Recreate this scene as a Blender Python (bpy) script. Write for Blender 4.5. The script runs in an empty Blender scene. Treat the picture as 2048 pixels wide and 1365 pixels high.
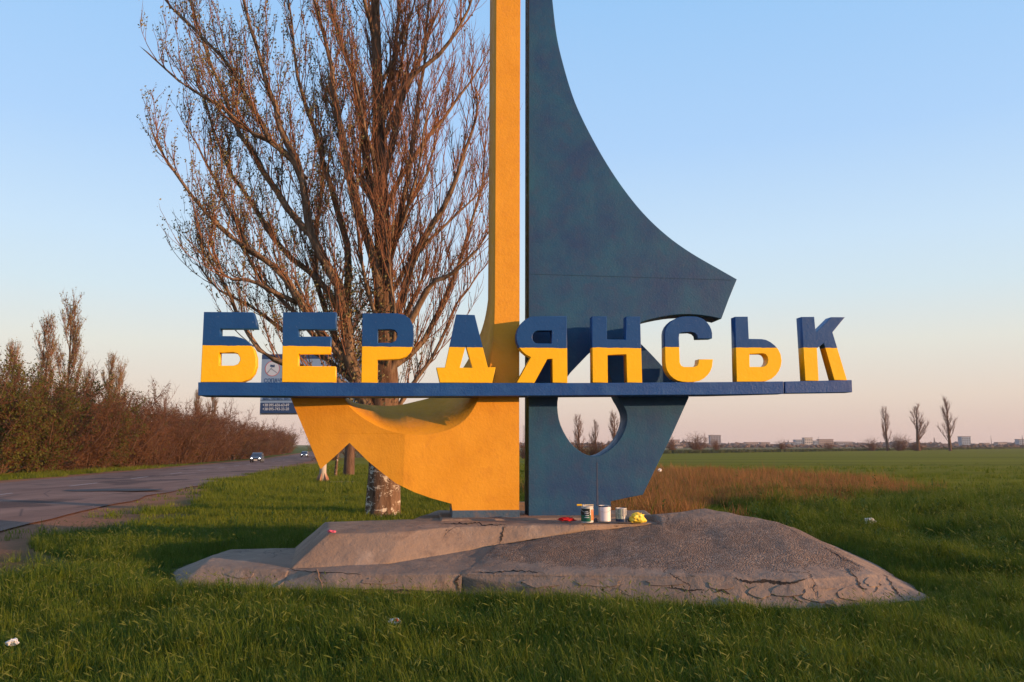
import bpy, bmesh, math, random
from mathutils import Vector, Matrix, noise as mnoise
import numpy as np

# ------------------------------------------------------------------ camera, sky, sun, exposure
scene = bpy.context.scene
COL = scene.collection
FPX = 1650.0                                   # focal length in photo pixels (2048 wide)
PITCH = math.atan(207.5 / FPX)
CAMZ = 1.6
cam = bpy.data.cameras.new('camera')
cam.sensor_width = 36.0
cam.lens = 36.0 * FPX / 2048.0
cam.clip_start = 0.1
cam.clip_end = 12000
camo = bpy.data.objects.new('camera', cam)
camo.location = (0, 0, CAMZ)
camo.rotation_euler = (math.pi / 2 + PITCH, 0, 0)
COL.objects.link(camo)
scene.camera = camo

SUN_AZ = math.radians(68.5)                      # to the right of straight-behind the camera
SUN_EL = math.radians(7.5)
sundir = Vector((math.sin(SUN_AZ) * math.cos(SUN_EL), -math.cos(SUN_AZ) * math.cos(SUN_EL), math.sin(SUN_EL)))
world = bpy.data.worlds.new('World')
scene.world = world
world.use_nodes = True
wn = world.node_tree
wn.nodes.clear()
sky = wn.nodes.new('ShaderNodeTexSky')
sky.sky_type = 'NISHITA'
sky.sun_disc = False
sky.sun_elevation = SUN_EL
sky.sun_rotation = math.atan2(sundir.x, sundir.y)
sky.altitude = 0
sky.air_density = 1.0
sky.dust_density = 0.5
sky.ozone_density = 3.0
EXPOSURE = 0.6
# clear evening sky: the physical sky blended with its measured zenith-to-horizon colours (same all the way round)
wtc = wn.nodes.new('ShaderNodeTexCoord')
wsep = wn.nodes.new('ShaderNodeSeparateXYZ')
wn.links.new(wtc.outputs['Generated'], wsep.inputs[0])
wr = wn.nodes.new('ShaderNodeValToRGB')
stops = [(0.0, (.66, .485, .445)), (0.02, (.70, .53, .475)), (0.054, (.78, .64, .545)), (0.115, (.78, .765, .685)), (0.174, (.67, .79, .845)), (0.233, (.60, .77, .93)), (0.345, (.44, .66, .96)), (0.494, (.335, .59, .93)), (1.0, (.16, .36, .72))]
while len(wr.color_ramp.elements) < len(stops): wr.color_ramp.elements.new(0.5)
for el, (pp, c) in zip(wr.color_ramp.elements, stops):
    el.position = pp
    el.color = c + (1,)
wn.links.new(wsep.outputs[2], wr.inputs[0])
wmul = wn.nodes.new('ShaderNodeVectorMath')
wmul.operation = 'SCALE'
SKYS = 0.15
wmul.inputs['Scale'].default_value = 1.05 / (SKYS * 2 ** EXPOSURE)
wn.links.new(wr.outputs[0], wmul.inputs[0])
wmix = wn.nodes.new('ShaderNodeMix')
wmix.data_type = 'RGBA'
wmix.inputs[0].default_value = 0.92
wn.links.new(sky.outputs[0], wmix.inputs[6])
wn.links.new(wmul.outputs[0], wmix.inputs[7])
bg = wn.nodes.new('ShaderNodeBackground')
bg.inputs['Strength'].default_value = SKYS
wo = wn.nodes.new('ShaderNodeOutputWorld')
wn.links.new(wmix.outputs[2], bg.inputs['Color'])
wn.links.new(bg.outputs[0], wo.inputs['Surface'])

sl = bpy.data.lights.new('sun', 'SUN')
sl.energy = 5.0
sl.angle = math.radians(0.55)
sl.color = (1.0, 0.58, 0.29)
so = bpy.data.objects.new('sun', sl)
so.rotation_euler = sundir.to_track_quat('Z', 'Y').to_euler()
so.location = (40, -15, 20)
COL.objects.link(so)

scene.view_settings.view_transform = 'Standard'
scene.view_settings.look = 'None'
scene.view_settings.gamma = 1.0
scene.view_settings.use_curve_mapping = False
scene.view_settings.exposure = EXPOSURE

# ------------------------------------------------------------------ helpers
rnd = random.Random(7)
CP, SP = math.cos(PITCH), math.sin(PITCH)

def ray(px, py):
    a = (px - 1024) / FPX
    v = -(py - 682.5) / FPX
    return Vector((a, CP - SP * v, SP + CP * v))

def base_z(y):
    if y < 20: return 0.0
    if y < 150: return -0.008 * (y - 20)
    return -1.04

ROAD_S = -0.19
def road_right(y): return -9.9 + ROAD_S * (y - 18)
def road_left(y): return -19.3 + ROAD_S * (y - 18)

def sstep(a, b, x):
    t = max(0.0, min(1.0, (x - a) / (b - a)))
    return t * t * (3 - 2 * t)

def ground_z(x, y):
    z = base_z(y)
    m = sstep(0.5, 5.0, x - road_right(y)) * (1 - sstep(60, 120, y))
    if m > 0:
        n = mnoise.noise(Vector((x * 0.35, y * 0.35, 3.1))) * 0.045 + mnoise.noise(Vector((x * 0.9, y * 0.9, 9.7))) * 0.02
        r = sstep(4.5, 8, x) * sstep(9, 14, y)
        n += r * (mnoise.noise(Vector((x * 0.22, y * 0.55, 21.0))) * 0.16)
        # shallow drainage rut running off to the right of the plinth
        d = abs((x - 5.6) * 0.45 + (y - 9.9) * 0.89)
        n -= 0.16 * math.exp(-(d / 0.45) ** 2) * sstep(4.6, 6.5, x)
        z += n * m
    return z

def atz(px, py, z):
    d = ray(px, py)
    t = (z - CAMZ) / d.z
    return Vector((d.x * t, d.y * t, z))

def aty(px, py, y):
    d = ray(px, py)
    t = y / d.y
    return Vector((d.x * t, y, CAMZ + d.z * t))

def atground(px, py):
    d = ray(px, py)
    lo, hi = 1.0, 3000.0
    for _ in range(60):
        mid = (lo + hi) / 2
        if CAMZ + d.z * mid > base_z(d.y * mid): lo = mid
        else: hi = mid
    return Vector((d.x * lo, d.y * lo, base_z(d.y * lo)))

def xat(px, y):                                # x for a photo column at depth y
    return (px - 1024) / FPX * y

def tag(o, label=None, cat=None, group=None, kind=None):
    if label: o['label'] = label
    if cat: o['category'] = cat
    if group: o['group'] = group
    if kind: o['kind'] = kind
    return o

def link(o, parent=None):
    COL.objects.link(o)
    if parent is not None: o.parent = parent
    return o

def empty(name, loc=(0, 0, 0), rz=0.0):
    e = bpy.data.objects.new(name, None)
    e.empty_display_size = 0.2
    e.location = loc
    e.rotation_euler = (0, 0, rz)
    return link(e)

def meshobj(name, verts, faces, material, parent=None, smooth=False):
    me = bpy.data.meshes.new(name)
    me.from_pydata([tuple(v) for v in verts], [], faces)
    if material: me.materials.append(material)
    if smooth:
        me.polygons.foreach_set('use_smooth', [True] * len(me.polygons))
    me.update()
    return link(bpy.data.objects.new(name, me), parent)

def bmobj(name, bm, material, parent=None, smooth=False):
    me = bpy.data.meshes.new(name)
    bm.to_mesh(me)
    bm.free()
    for m in (material if isinstance(material, (list, tuple)) else [material]): me.materials.append(m)
    if smooth:
        me.polygons.foreach_set('use_smooth', [True] * len(me.polygons))
    return link(bpy.data.objects.new(name, me), parent)

def copy_tree(o, parent=None):
    c = o.copy()
    COL.objects.link(c)
    c.parent = parent
    for ch in list(o.children):
        copy_tree(ch, c)
    return c

def boxbm(bm, x0, x1, y0, y1, z0, z1):
    v = [bm.verts.new(p) for p in ((x0, y0, z0), (x1, y0, z0), (x1, y1, z0), (x0, y1, z0), (x0, y0, z1), (x1, y0, z1), (x1, y1, z1), (x0, y1, z1))]
    for f in ((0, 3, 2, 1), (4, 5, 6, 7), (0, 1, 5, 4), (1, 2, 6, 5), (2, 3, 7, 6), (3, 0, 4, 7)):
        bm.faces.new([v[i] for i in f])
    return v

def box(name, x0, x1, y0, y1, z0, z1, material, parent=None, bev=0.0):
    bm = bmesh.new()
    boxbm(bm, x0, x1, y0, y1, z0, z1)
    if bev:
        bmesh.ops.bevel(bm, geom=bm.edges[:], offset=bev, segments=2, affect='EDGES', profile=0.7)
    return bmobj(name, bm, material, parent)

def lathebm(bm, prof, cx=0, cy=0, n=24, cap=True):
    rings = []
    for r, z in prof:
        rings.append([bm.verts.new((cx + r * math.cos(2 * math.pi * k / n), cy + r * math.sin(2 * math.pi * k / n), z)) for k in range(n)])
    for a, b in zip(rings, rings[1:]):
        for k in range(n):
            bm.faces.new((a[k], a[(k + 1) % n], b[(k + 1) % n], b[k]))
    if cap:
        bm.faces.new(list(reversed(rings[0])))
        bm.faces.new(rings[-1])

# ------------------------------------------------------------------ node helper
class NT:
    def __init__(s, name):
        s.m = bpy.data.materials.new(name)
        s.m.use_nodes = True
        s.t = s.m.node_tree
        s.t.nodes.clear()
        s.out = s.t.nodes.new('ShaderNodeOutputMaterial')
        s.b = s.t.nodes.new('ShaderNodeBsdfPrincipled')
        s.t.links.new(s.b.outputs[0], s.out.inputs[0])
        s.b.inputs['Specular IOR Level'].default_value = 0.25
        s.tc = s.t.nodes.new('ShaderNodeTexCoord')
    def L(s, a, b): s.t.links.new(a, b)
    def setin(s, sock, v):
        if hasattr(v, 'is_linked') or isinstance(v, bpy.types.NodeSocket): s.L(v, sock)
        else:
            if isinstance(v, tuple) and len(v) == 3 and sock.type == 'RGBA': v = v + (1,)
            sock.default_value = v
    def noise(s, scale, detail=4, rough=0.55, vec=None, dist=0.0, out='Fac'):
        n = s.t.nodes.new('ShaderNodeTexNoise')
        n.inputs['Scale'].default_value = scale
        n.inputs['Detail'].default_value = detail
        n.inputs['Roughness'].default_value = rough
        n.inputs['Distortion'].default_value = dist
        s.L(vec if vec else s.tc.outputs['Object'], n.inputs['Vector'])
        return n.outputs[out]
    def voro(s, scale, vec=None, feature='F1', out='Distance'):
        n = s.t.nodes.new('ShaderNodeTexVoronoi')
        n.feature = feature
        n.inputs['Scale'].default_value = scale
        s.L(vec if vec else s.tc.outputs['Object'], n.inputs['Vector'])
        return n.outputs[out]
    def mapping(s, scale=(1, 1, 1), loc=(0, 0, 0), rot=(0, 0, 0), src=None):
        n = s.t.nodes.new('ShaderNodeMapping')
        n.inputs['Scale'].default_value = scale
        n.inputs['Location'].default_value = loc
        n.inputs['Rotation'].default_value = rot
        s.L(src if src else s.tc.outputs['Object'], n.inputs['Vector'])
        return n.outputs[0]
    def ramp(s, fac, stops):
        n = s.t.nodes.new('ShaderNodeValToRGB')
        e = n.color_ramp.elements
        while len(e) < len(stops): e.new(0.5)
        for el, (p, c) in zip(e, stops):
            el.position = p
            el.color = (c, c, c, 1) if isinstance(c, (int, float)) else tuple(c) + (1,)
        s.L(fac, n.inputs[0])
        return n.outputs[0]
    def mix(s, fac, a, b, mode='MIX'):
        n = s.t.nodes.new('ShaderNodeMix')
        n.data_type = 'RGBA'
        n.blend_type = mode
        s.setin(n.inputs[0], fac)
        s.setin(n.inputs[6], a)
        s.setin(n.inputs[7], b)
        return n.outputs[2]
    def math(s, op, a, b=0.0, clamp=False):
        n = s.t.nodes.new('ShaderNodeMath')
        n.operation = op
        n.use_clamp = clamp
        s.setin(n.inputs[0], a)
        s.setin(n.inputs[1], b)
        return n.outputs[0]
    def sep(s, vec):
        n = s.t.nodes.new('ShaderNodeSeparateXYZ')
        s.L(vec, n.inputs[0])
        return n.outputs
    def bump(s, h, strength=0.3, dist=0.02, prev=None):
        n = s.t.nodes.new('ShaderNodeBump')
        n.inputs['Strength'].default_value = strength
        n.inputs['Distance'].default_value = dist
        s.L(h, n.inputs['Height'])
        if prev: s.L(prev, n.inputs['Normal'])
        return n.outputs[0]
    def done(s, col, rough=0.8, normal=None, spec=None):
        s.setin(s.b.inputs['Base Color'], col)
        s.setin(s.b.inputs['Roughness'], rough)
        if normal: s.L(normal, s.b.inputs['Normal'])
        if spec is not None: s.b.inputs['Specular IOR Level'].default_value = spec
        return s.m

def plain(name, c, rough=0.7, var=0.15, scale=8.0, spec=0.25):
    n = NT(name)
    f = n.noise(scale, 4)
    k = tuple(max(0.0, x * (1 - var)) for x in c)
    k2 = tuple(min(1.0, x * (1 + var)) for x in c)
    return n.done(n.mix(f, k, k2), rough, None, spec)

def emis(name, c, strength):
    n = NT(name)
    n.b.inputs['Emission Color'].default_value = tuple(c) + (1,)
    n.b.inputs['Emission Strength'].default_value = strength
    return n.done(tuple(c), 0.4)

# ---- paint on rough render
def paint(name, dark, light, patch, bumpy=0.35, rough=0.45, streak=0.0, spec=0.3):
    n = NT(name)
    f = n.ramp(n.noise(1.6, 6, 0.6), [(0.35, 0.0), (0.68, 1.0)])
    c = n.mix(f, dark, light)
    f2 = n.ramp(n.noise(4.5, 5, 0.65, dist=0.6), [(0.5, 0.0), (0.72, 0.6)])
    c = n.mix(f2, c, patch)
    if streak:
        st = n.noise(1.0, 5, 0.6, vec=n.mapping((7.0, 7.0, 0.35)))
        c = n.mix(n.ramp(st, [(0.52, 0.0), (0.8, streak)]), c, light)
    sp = n.ramp(n.noise(95, 2, 0.5), [(0.70, 0.0), (0.76, 0.5)])
    c = n.mix(sp, c, patch)
    h = n.math('ADD', n.math('MULTIPLY', n.noise(34, 5, 0.6), 0.45), n.math('MULTIPLY', n.noise(4, 3), 0.6))
    b = n.bump(h, bumpy, 0.03)
    r = n.ramp(n.noise(9, 3), [(0.3, rough - 0.08), (0.7, rough + 0.15)])
    return n.done(c, r, b, spec)

M_YPYL = paint('ochre_paint', (0.60, 0.255, 0.012), (0.68, 0.305, 0.020), (0.53, 0.215, 0.016), 0.35, 0.55, 0.5)
M_BSAIL = paint('weathered_blue_paint', (0.012, 0.045, 0.125), (0.013, 0.078, 0.150), (0.026, 0.050, 0.118), 0.3, 0.5, 0.35)
M_BSHELF = paint('fresh_blue_paint', (0.006, 0.048, 0.19), (0.010, 0.068, 0.23), (0.02, 0.09, 0.25), 0.45, 0.45)
M_BFOOT = paint('worn_blue_paint', (0.04, 0.075, 0.12), (0.06, 0.10, 0.15), (0.22, 0.12, 0.06), 0.5, 0.6)

def letter_paint():
    n = NT('two_tone_letter_paint')
    z = n.sep(n.tc.outputs['Object'])[2]
    w = n.math('MULTIPLY', n.math('SUBTRACT', n.noise(9, 4), 0.5), 0.022)
    s = n.math('GREATER_THAN', n.math('ADD', z, w), 0.0)
    blue = n.mix(n.noise(3, 5), (0.005, 0.043, 0.165), (0.010, 0.068, 0.215))
    chips = n.ramp(n.noise(60, 3, 0.6), [(0.70, 0.0), (0.73, 0.6)])
    blue = n.mix(chips, blue, (0.25, 0.30, 0.36))
    yel = n.mix(n.noise(3, 5), (0.74, 0.40, 0.004), (0.82, 0.475, 0.006))
    c = n.mix(s, yel, blue)
    h = n.math('ADD', n.math('MULTIPLY', n.noise(30, 5, 0.6), 0.7), n.math('MULTIPLY', n.noise(6, 3), 1.0))
    return n.done(c, 0.4, n.bump(h, 0.22, 0.02), 0.3)
M_LETTER = letter_paint()

def concrete(name, gravel):
    n = NT(name)
    c = n.mix(n.ramp(n.noise(1.1, 6, 0.6), [(0.3, 0.0), (0.7, 1.0)]), (0.20, 0.140, 0.103), (0.285, 0.205, 0.153))
    c = n.mix(n.ramp(n.noise(3.2, 6, 0.7, dist=0.8), [(0.52, 0.0), (0.70, 0.75)]), c, (0.145, 0.098, 0.076))
    c = n.mix(n.ramp(n.noise(2.1, 5, 0.7, vec=n.mapping(loc=(5, 2, 1))), [(0.56, 0.0), (0.72, 0.7)]), c, (0.37, 0.28, 0.215))
    cr = n.ramp(n.voro(1.7, n.noise(1.3, 4, 0.6, out='Color'), 'DISTANCE_TO_EDGE'), [(0.0, 1.0), (0.004, 0.0)])
    nz = n.mapping((1, 1, 1))
    dv = n.t.nodes.new('ShaderNodeVectorMath')
    dv.operation = 'ADD'
    n.L(nz, dv.inputs[0])
    sc = n.t.nodes.new('ShaderNodeVectorMath')
    sc.operation = 'SCALE'
    sc.inputs['Scale'].default_value = 0.45
    n.L(n.noise(2.2, 5, 0.65, out='Color'), sc.inputs[0])
    n.L(sc.outputs[0], dv.inputs[1])
    edge = n.voro(0.75, dv.outputs[0], 'DISTANCE_TO_EDGE')
    crack = n.ramp(edge, [(0.002, 0.8), (0.007, 0.0)])
    gate = n.ramp(n.noise(0.8, 2), [(0.55, 0.0), (0.62, 1.0)])
    crack = n.math('MULTIPLY', crack, gate)
    c = n.mix(crack, c, (0.07, 0.055, 0.05))
    h = n.math('ADD', n.math('MULTIPLY', n.noise(38, 6, 0.7), 0.5), n.math('MULTIPLY', n.noise(7, 5, 0.6), 1.6))
    h = n.math('SUBTRACT', h, n.math('MULTIPLY', crack, 1.5))
    st = 0.5
    if gravel:
        z = n.sep(n.tc.outputs['Object'])[2]
        g = n.ramp(n.math('ADD', z, n.math('MULTIPLY', n.math('SUBTRACT', n.noise(2.4, 5, 0.7), 0.5), 0.26)), [(0.27, 0.0), (0.30, 1.0)])
        g = n.math('MULTIPLY', g, n.ramp(n.math('ADD', z, n.math('MULTIPLY', n.math('SUBTRACT', n.noise(1.6, 4, 0.7), 0.5), 0.3)), [(0.58, 1.0), (0.66, 0.15)]))
        vs = n.voro(48, out='Color')
        peb = n.mix(n.sep(vs)[0], (0.10, 0.070, 0.054), (0.36, 0.27, 0.21))
        peb = n.mix(n.ramp(n.noise(16, 4, 0.7), [(0.45, 0.0), (0.65, 0.8)]), peb, (0.13, 0.078, 0.055))
        peb = n.mix(n.ramp(n.noise(1.4, 5, 0.7), [(0.42, 0.0), (0.62, 0.65)]), peb, (0.15, 0.096, 0.068))
        c = n.mix(n.math('MULTIPLY', g, 0.85), c, peb)
        pd = n.math('MULTIPLY', n.math('SUBTRACT', 0.6, n.voro(48)), g)
        h = n.math('ADD', h, n.math('MULTIPLY', pd, 1.3))
        st = 0.7
    return n.done(c, 0.9, n.bump(h, st, 0.03), 0.15)
M_CONC = concrete('cast_concrete', False)
M_CONCG = concrete('pebbly_concrete', True)

def bark(name, c0, c1, sc=1.0, wash=None):
    n = NT(name)
    v = n.mapping((9 * sc, 9 * sc, 1.6 * sc))
    f = n.noise(1.0, 6, 0.65, vec=v)
    c = n.mix(n.ramp(f, [(0.35, 0.0), (0.65, 1.0)]), c0, c1)
    h = f
    if wash:
        z = n.sep(n.tc.outputs['Object'])[2]
        wv = n.mapping((5.0, 5.0, 9.0))
        wf = n.noise(1.0, 6, 0.75, vec=wv, dist=0.8)
        zz = n.math('ADD', z, n.math('MULTIPLY', n.math('SUBTRACT', n.noise(3, 3), 0.5), 0.8))
        gate = n.ramp(zz, [(wash - 0.25, 1.0), (wash, 0.0)]) if wash < 1 else n.math('LESS_THAN', zz, wash)
        wm = n.math('MULTIPLY', n.ramp(wf, [(0.55, 0.0), (0.60, 1.0)]), gate)
        c = n.mix(wm, c, (0.52, 0.45, 0.36))
    return n.done(c, 0.9, n.bump(h, 0.8, 0.05), 0.1)
M_BARK = bark('poplar_bark', (0.065, 0.040, 0.026), (0.26, 0.175, 0.115), 1.0)
M_BARKW = bark('limewashed_bark', (0.06, 0.032, 0.02), (0.19, 0.115, 0.072), 1.0, 2.3)
M_BARKD = bark('dark_bark', (0.06, 0.035, 0.025), (0.15, 0.09, 0.06), 1.0)
M_TWIG = plain('russet_twigs', (0.205, 0.098, 0.056), 0.85, 0.45, 1.2, 0.1)
M_TWIGB = plain('brown_twigs', (0.105, 0.048, 0.027), 0.85, 0.35, 0.6, 0.1)
M_TWIGF = plain('grey_brown_twigs', (0.13, 0.075, 0.06), 0.85, 0.3, 0.3, 0.1)

def leafmat(name, c0, c1, sc=3.0, trans=0.25):
    n = NT(name)
    oi = n.t.nodes.new('ShaderNodeObjectInfo')
    ge = n.t.nodes.new('ShaderNodeNewGeometry')
    f = n.noise(sc, 4, 0.65, vec=ge.outputs['Position'])
    f = n.math('ADD', n.math('MULTIPLY', f, 0.75), n.math('MULTIPLY', oi.outputs['Random'], 0.25))
    c = n.mix(n.ramp(f, [(0.3, 0.0), (0.7, 1.0)]), c0, c1)
    m = n.done(c, 0.7, None, 0.15)
    if trans:
        tr = n.t.nodes.new('ShaderNodeBsdfTranslucent')
        n.L(c, tr.inputs[0])
        mx = n.t.nodes.new('ShaderNodeMixShader')
        mx.inputs[0].default_value = trans
        n.L(n.b.outputs[0], mx.inputs[1])
        n.L(tr.outputs[0], mx.inputs[2])
        n.L(mx.outputs[0], n.out.inputs[0])
    return m
M_BUD = leafmat('poplar_buds', (0.17, 0.155, 0.07), (0.28, 0.25, 0.12), 1.5)
M_LEAFO = leafmat('olive_leaves', (0.045, 0.060, 0.010), (0.10, 0.098, 0.018), 0.8)
M_LEAFB = leafmat('rust_leaves', (0.095, 0.045, 0.018), (0.14, 0.07, 0.026), 0.8)
M_GRASS = leafmat('grass_blades', (0.034, 0.082, 0.007), (0.145, 0.170, 0.014), 1.1, 0.35)
M_GRASSF = leafmat('field_grass_blades', (0.085, 0.125, 0.010), (0.175, 0.185, 0.018), 0.35, 0.35)
M_GRASST = leafmat('grass_seed_heads', (0.10, 0.13, 0.020), (0.16, 0.165, 0.034), 0.8, 0.35)
M_DRY = leafmat('dry_grass_blades', (0.21, 0.098, 0.034), (0.35, 0.170, 0.060), 0.5, 0.3)
M_WEED = leafmat('weed_leaves', (0.035, 0.075, 0.012), (0.07, 0.12, 0.022), 0.8, 0.3)

# ------------------------------------------------------------------ terrain
def ground_mat():
    n = NT('meadow_ground')
    P = n.tc.outputs['Object']
    xyz = n.sep(P)
    x, y = xyz[0], xyz[1]
    near = n.mix(n.ramp(n.noise(1.3, 6, 0.65), [(0.35, 0.0), (0.65, 1.0)]), (0.030, 0.045, 0.010), (0.070, 0.080, 0.020))
    near = n.mix(n.ramp(n.noise(0.35, 4, 0.6), [(0.55, 0.0), (0.70, 0.5)]), near, (0.10, 0.072, 0.035))
    stripes = n.noise(1.0, 4, 0.6, vec=n.mapping((0.010, 0.09, 1), rot=(0, 0, 0.35)))
    field = n.mix(n.ramp(stripes, [(0.35, 0.0), (0.65, 1.0)]), (0.115, 0.108, 0.004), (0.185, 0.160, 0.006))
    far = n.mix(n.noise(0.01, 3), (0.13, 0.12, 0.04), (0.17, 0.13, 0.06))
    fy = n.ramp(n.math('DIVIDE', y, 1000.0), [(0.022, 0.0), (0.034, 1.0)])
    c = n.mix(fy, near, field)
    # farther strip beyond the ditch line
    e = n.math('SUBTRACT', y, n.math('ADD', n.math('MULTIPLY', x, 1.071), 203.0))
    c = n.mix(n.ramp(n.math('DIVIDE', e, 100.0), [(0.0, 0.0), (0.05, 1.0)]), c, far)
    # worn earth shoulder along the road
    rr = n.math('SUBTRACT', x, n.math('ADD', n.math('MULTIPLY', n.math('SUBTRACT', y, 18.0), ROAD_S), -9.9))
    wob = n.math('ADD', rr, n.math('MULTIPLY', n.math('SUBTRACT', n.noise(0.55, 5, 0.65), 0.5), 2.6))
    sh = n.ramp(n.math('DIVIDE', n.math('ADD', wob, 10.0), 20.0), [(0.54, 1.0), (0.63, 0.0)])
    earth = n.mix(n.noise(3.0, 6, 0.7), (0.20, 0.088, 0.048), (0.33, 0.155, 0.088))
    c = n.mix(sh, c, earth)
    lf = n.math('ADD', rr, 9.4)
    wl = n.math('ADD', lf, n.math('MULTIPLY', n.math('SUBTRACT', n.noise(0.4, 5, 0.65), 0.5), 1.2))
    shl = n.ramp(n.math('DIVIDE', n.math('ADD', wl, 10.0), 20.0), [(0.38, 0.0), (0.44, 1.0)])
    left = n.mix(shl, n.mix(n.noise(0.6, 5), (0.06, 0.085, 0.012), (0.10, 0.11, 0.02)), earth)
    c = n.mix(n.math('LESS_THAN', lf, 0.0), c, left)
    h = n.math('ADD', n.noise(14, 5, 0.7), n.math('MULTIPLY', n.noise(2.5, 4), 2.0))
    return n.done(c, 0.95, n.bump(h, 0.6, 0.05), 0.05)
M_GROUND = ground_mat()

ys = [-60, -30, -12, -4]
ys += [i * 0.5 for i in range(0, 60)] + [30 + i * 1.5 for i in range(0, 20)] + [60 + i * 4.5 for i in range(0, 20)] + [150, 170, 200, 260, 340, 460, 640, 900, 1300, 1900, 2800, 4200, 6500]
ys = sorted(set(ys))
xs = []
v = 0.0
while v < 20: xs.append(v); v += 0.5
while v < 60: xs.append(v); v += 2.0
while v < 6500: xs.append(v); v *= 1.35
xs = sorted(set([-a for a in xs] + xs))
gv = [(x, y, ground_z(x, y)) for y in ys for x in xs]
nx = len(xs)
gf = [(j * nx + i, j * nx + i + 1, (j + 1) * nx + i + 1, (j + 1) * nx + i) for j in range(len(ys) - 1) for i in range(nx - 1)]
ground = tag(meshobj('ground', gv, gf, M_GROUND, None, True), kind='structure')

# road
def asphalt():
    n = NT('worn_asphalt')
    x = n.sep(n.tc.outputs['Object'])[0]
    al = n.mapping((0.9, 0.09, 1), rot=(0, 0, -0.187))
    c = n.mix(n.ramp(n.noise(1.0, 6, 0.6, vec=al), [(0.3, 0.0), (0.7, 1.0)]), (0.155, 0.090, 0.070), (0.285, 0.175, 0.135))
    c = n.mix(n.ramp(n.noise(0.32, 5, 0.6, vec=n.mapping((1, 0.5, 1))), [(0.54, 0.0), (0.60, 0.8)]), c, (0.085, 0.055, 0.047))
    ed = n.ramp(n.voro(0.45, n.mapping((1, 1, 1)), 'DISTANCE_TO_EDGE'), [(0.0, 0.6), (0.02, 0.0)])
    c = n.mix(ed, c, (0.05, 0.045, 0.045))
    c = n.mix(n.ramp(n.noise(90, 2), [(0.5, 0.0), (0.7, 0.35)]), c, (0.22, 0.19, 0.18))
    h = n.math('ADD', n.noise(60, 4, 0.7), n.math('MULTIPLY', n.noise(1.5, 4), 3.0))
    return n.done(c, 0.95, n.bump(h, 0.5, 0.03), 0.04)
M_ASPH = asphalt()
rv, rf = [], []
ry = [-40] + [i * 1.0 for i in range(0, 60)] + [60 + i * 4.5 for i in range(20)] + [150, 175, 200, 240, 300, 420, 600]
K = 10
for j, y in enumerate(ry):
    for k in range(K + 1):
        t = k / K
        wl = mnoise.noise(Vector((y * 0.3, 0, 5))) * 0.35
        wr = mnoise.noise(Vector((y * 0.35, 4, 5))) * 0.5
        x = (road_left(y) + wl) * (1 - t) + (road_right(y) + wr) * t
        rv.append((x, y, base_z(y) + 0.03 + 0.05 * (1 - (2 * t - 1) ** 2)))
for j in range(len(ry) - 1):
    for k in range(K):
        a = j * (K + 1) + k
        rf.append((a, a + 1, a + K + 2, a + K + 1))
road = tag(meshobj('road', rv, rf, M_ASPH, None, True), kind='structure')
# faded edge / centre dashes
M_LINE = plain('worn_road_paint', (0.32, 0.28, 0.26), 0.8, 0.3, 3.0)
def dash(y0, y1, off, w):
    vs, fs = [], []
    n = 6
    for i in range(n + 1):
        y = y0 + (y1 - y0) * i / n
        xc = road_left(y) * (1 - off) + road_right(y) * off
        tz = base_z(y) + 0.03 + 0.05 * (1 - (2 * off - 1) ** 2) + 0.006
        vs += [(xc - w / 2, y, tz), (xc + w / 2, y, tz)]
    for i in range(n):
        fs.append((2 * i, 2 * i + 1, 2 * i + 3, 2 * i + 2))
    o = meshobj('road_line', vs, fs, M_LINE, road)
for i in range(13):
    dash(24 + i * 9.0, 27.5 + i * 9.0, 0.5, 0.13)
# dark broken pothole and tar patches
def blob_patch(name, cx, cy, rx, ry_, m, parent, dz):
    vs = [(cx, cy, base_z(cy) + dz)]
    n = 26
    for k in range(n):
        a = 2 * math.pi * k / n
        r = 1 + 0.35 * mnoise.noise(Vector((math.cos(a) * 1.7 + cx, math.sin(a) * 1.7, cy)))
        x, y = cx + rx * r * math.cos(a), cy + ry_ * r * math.sin(a)
        vs.append((x, y, base_z(y) + dz))
    fs = [(0, 1 + k, 1 + (k + 1) % n) for k in range(n)]
    return meshobj(name, vs, fs, m, parent)
M_TAR = plain('dark_tar', (0.035, 0.032, 0.034), 0.8, 0.3, 4.0)
p = atground(232, 985)
blob_patch('tar_patch', p.x, p.y, 1.6, 0.9, M_TAR, road, 0.088)
p = atground(160, 988)
blob_patch('tar_patch', p.x, p.y + 0.6, 0.8, 0.7, M_TAR, road, 0.086)

# ------------------------------------------------------------------ monument
YAW = math.radians(6.5)
MY = 11.7
monument = empty('city_entrance_monument', (0, MY, 0.0), YAW)
tag(monument, 'tall blue and yellow sail and anchor stele reading БЕРДЯНСЬК on a concrete plinth', 'monument')
MU = Vector((math.cos(YAW), math.sin(YAW), 0))
MW = Vector((-math.sin(YAW), math.cos(YAW), 0))
MO = Vector((0, MY, 0))
C0 = Vector((0, 0, CAMZ))

def onplane(px, py, w):
    """local (u, z) of the photo point on the plane lying w behind the monument's front plane"""
    d = ray(px, py)
    P0 = MO + MW * w
    t = (P0 - C0).dot(MW) / d.dot(MW)
    P = C0 + d * t
    return ((P - MO).dot(MU), P.z)

def tolocal(P):
    return Vector(((P - MO).dot(MU), (P - MO).dot(MW), P.z))

def smooth_closed(pts, it=1):
    return pts

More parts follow.
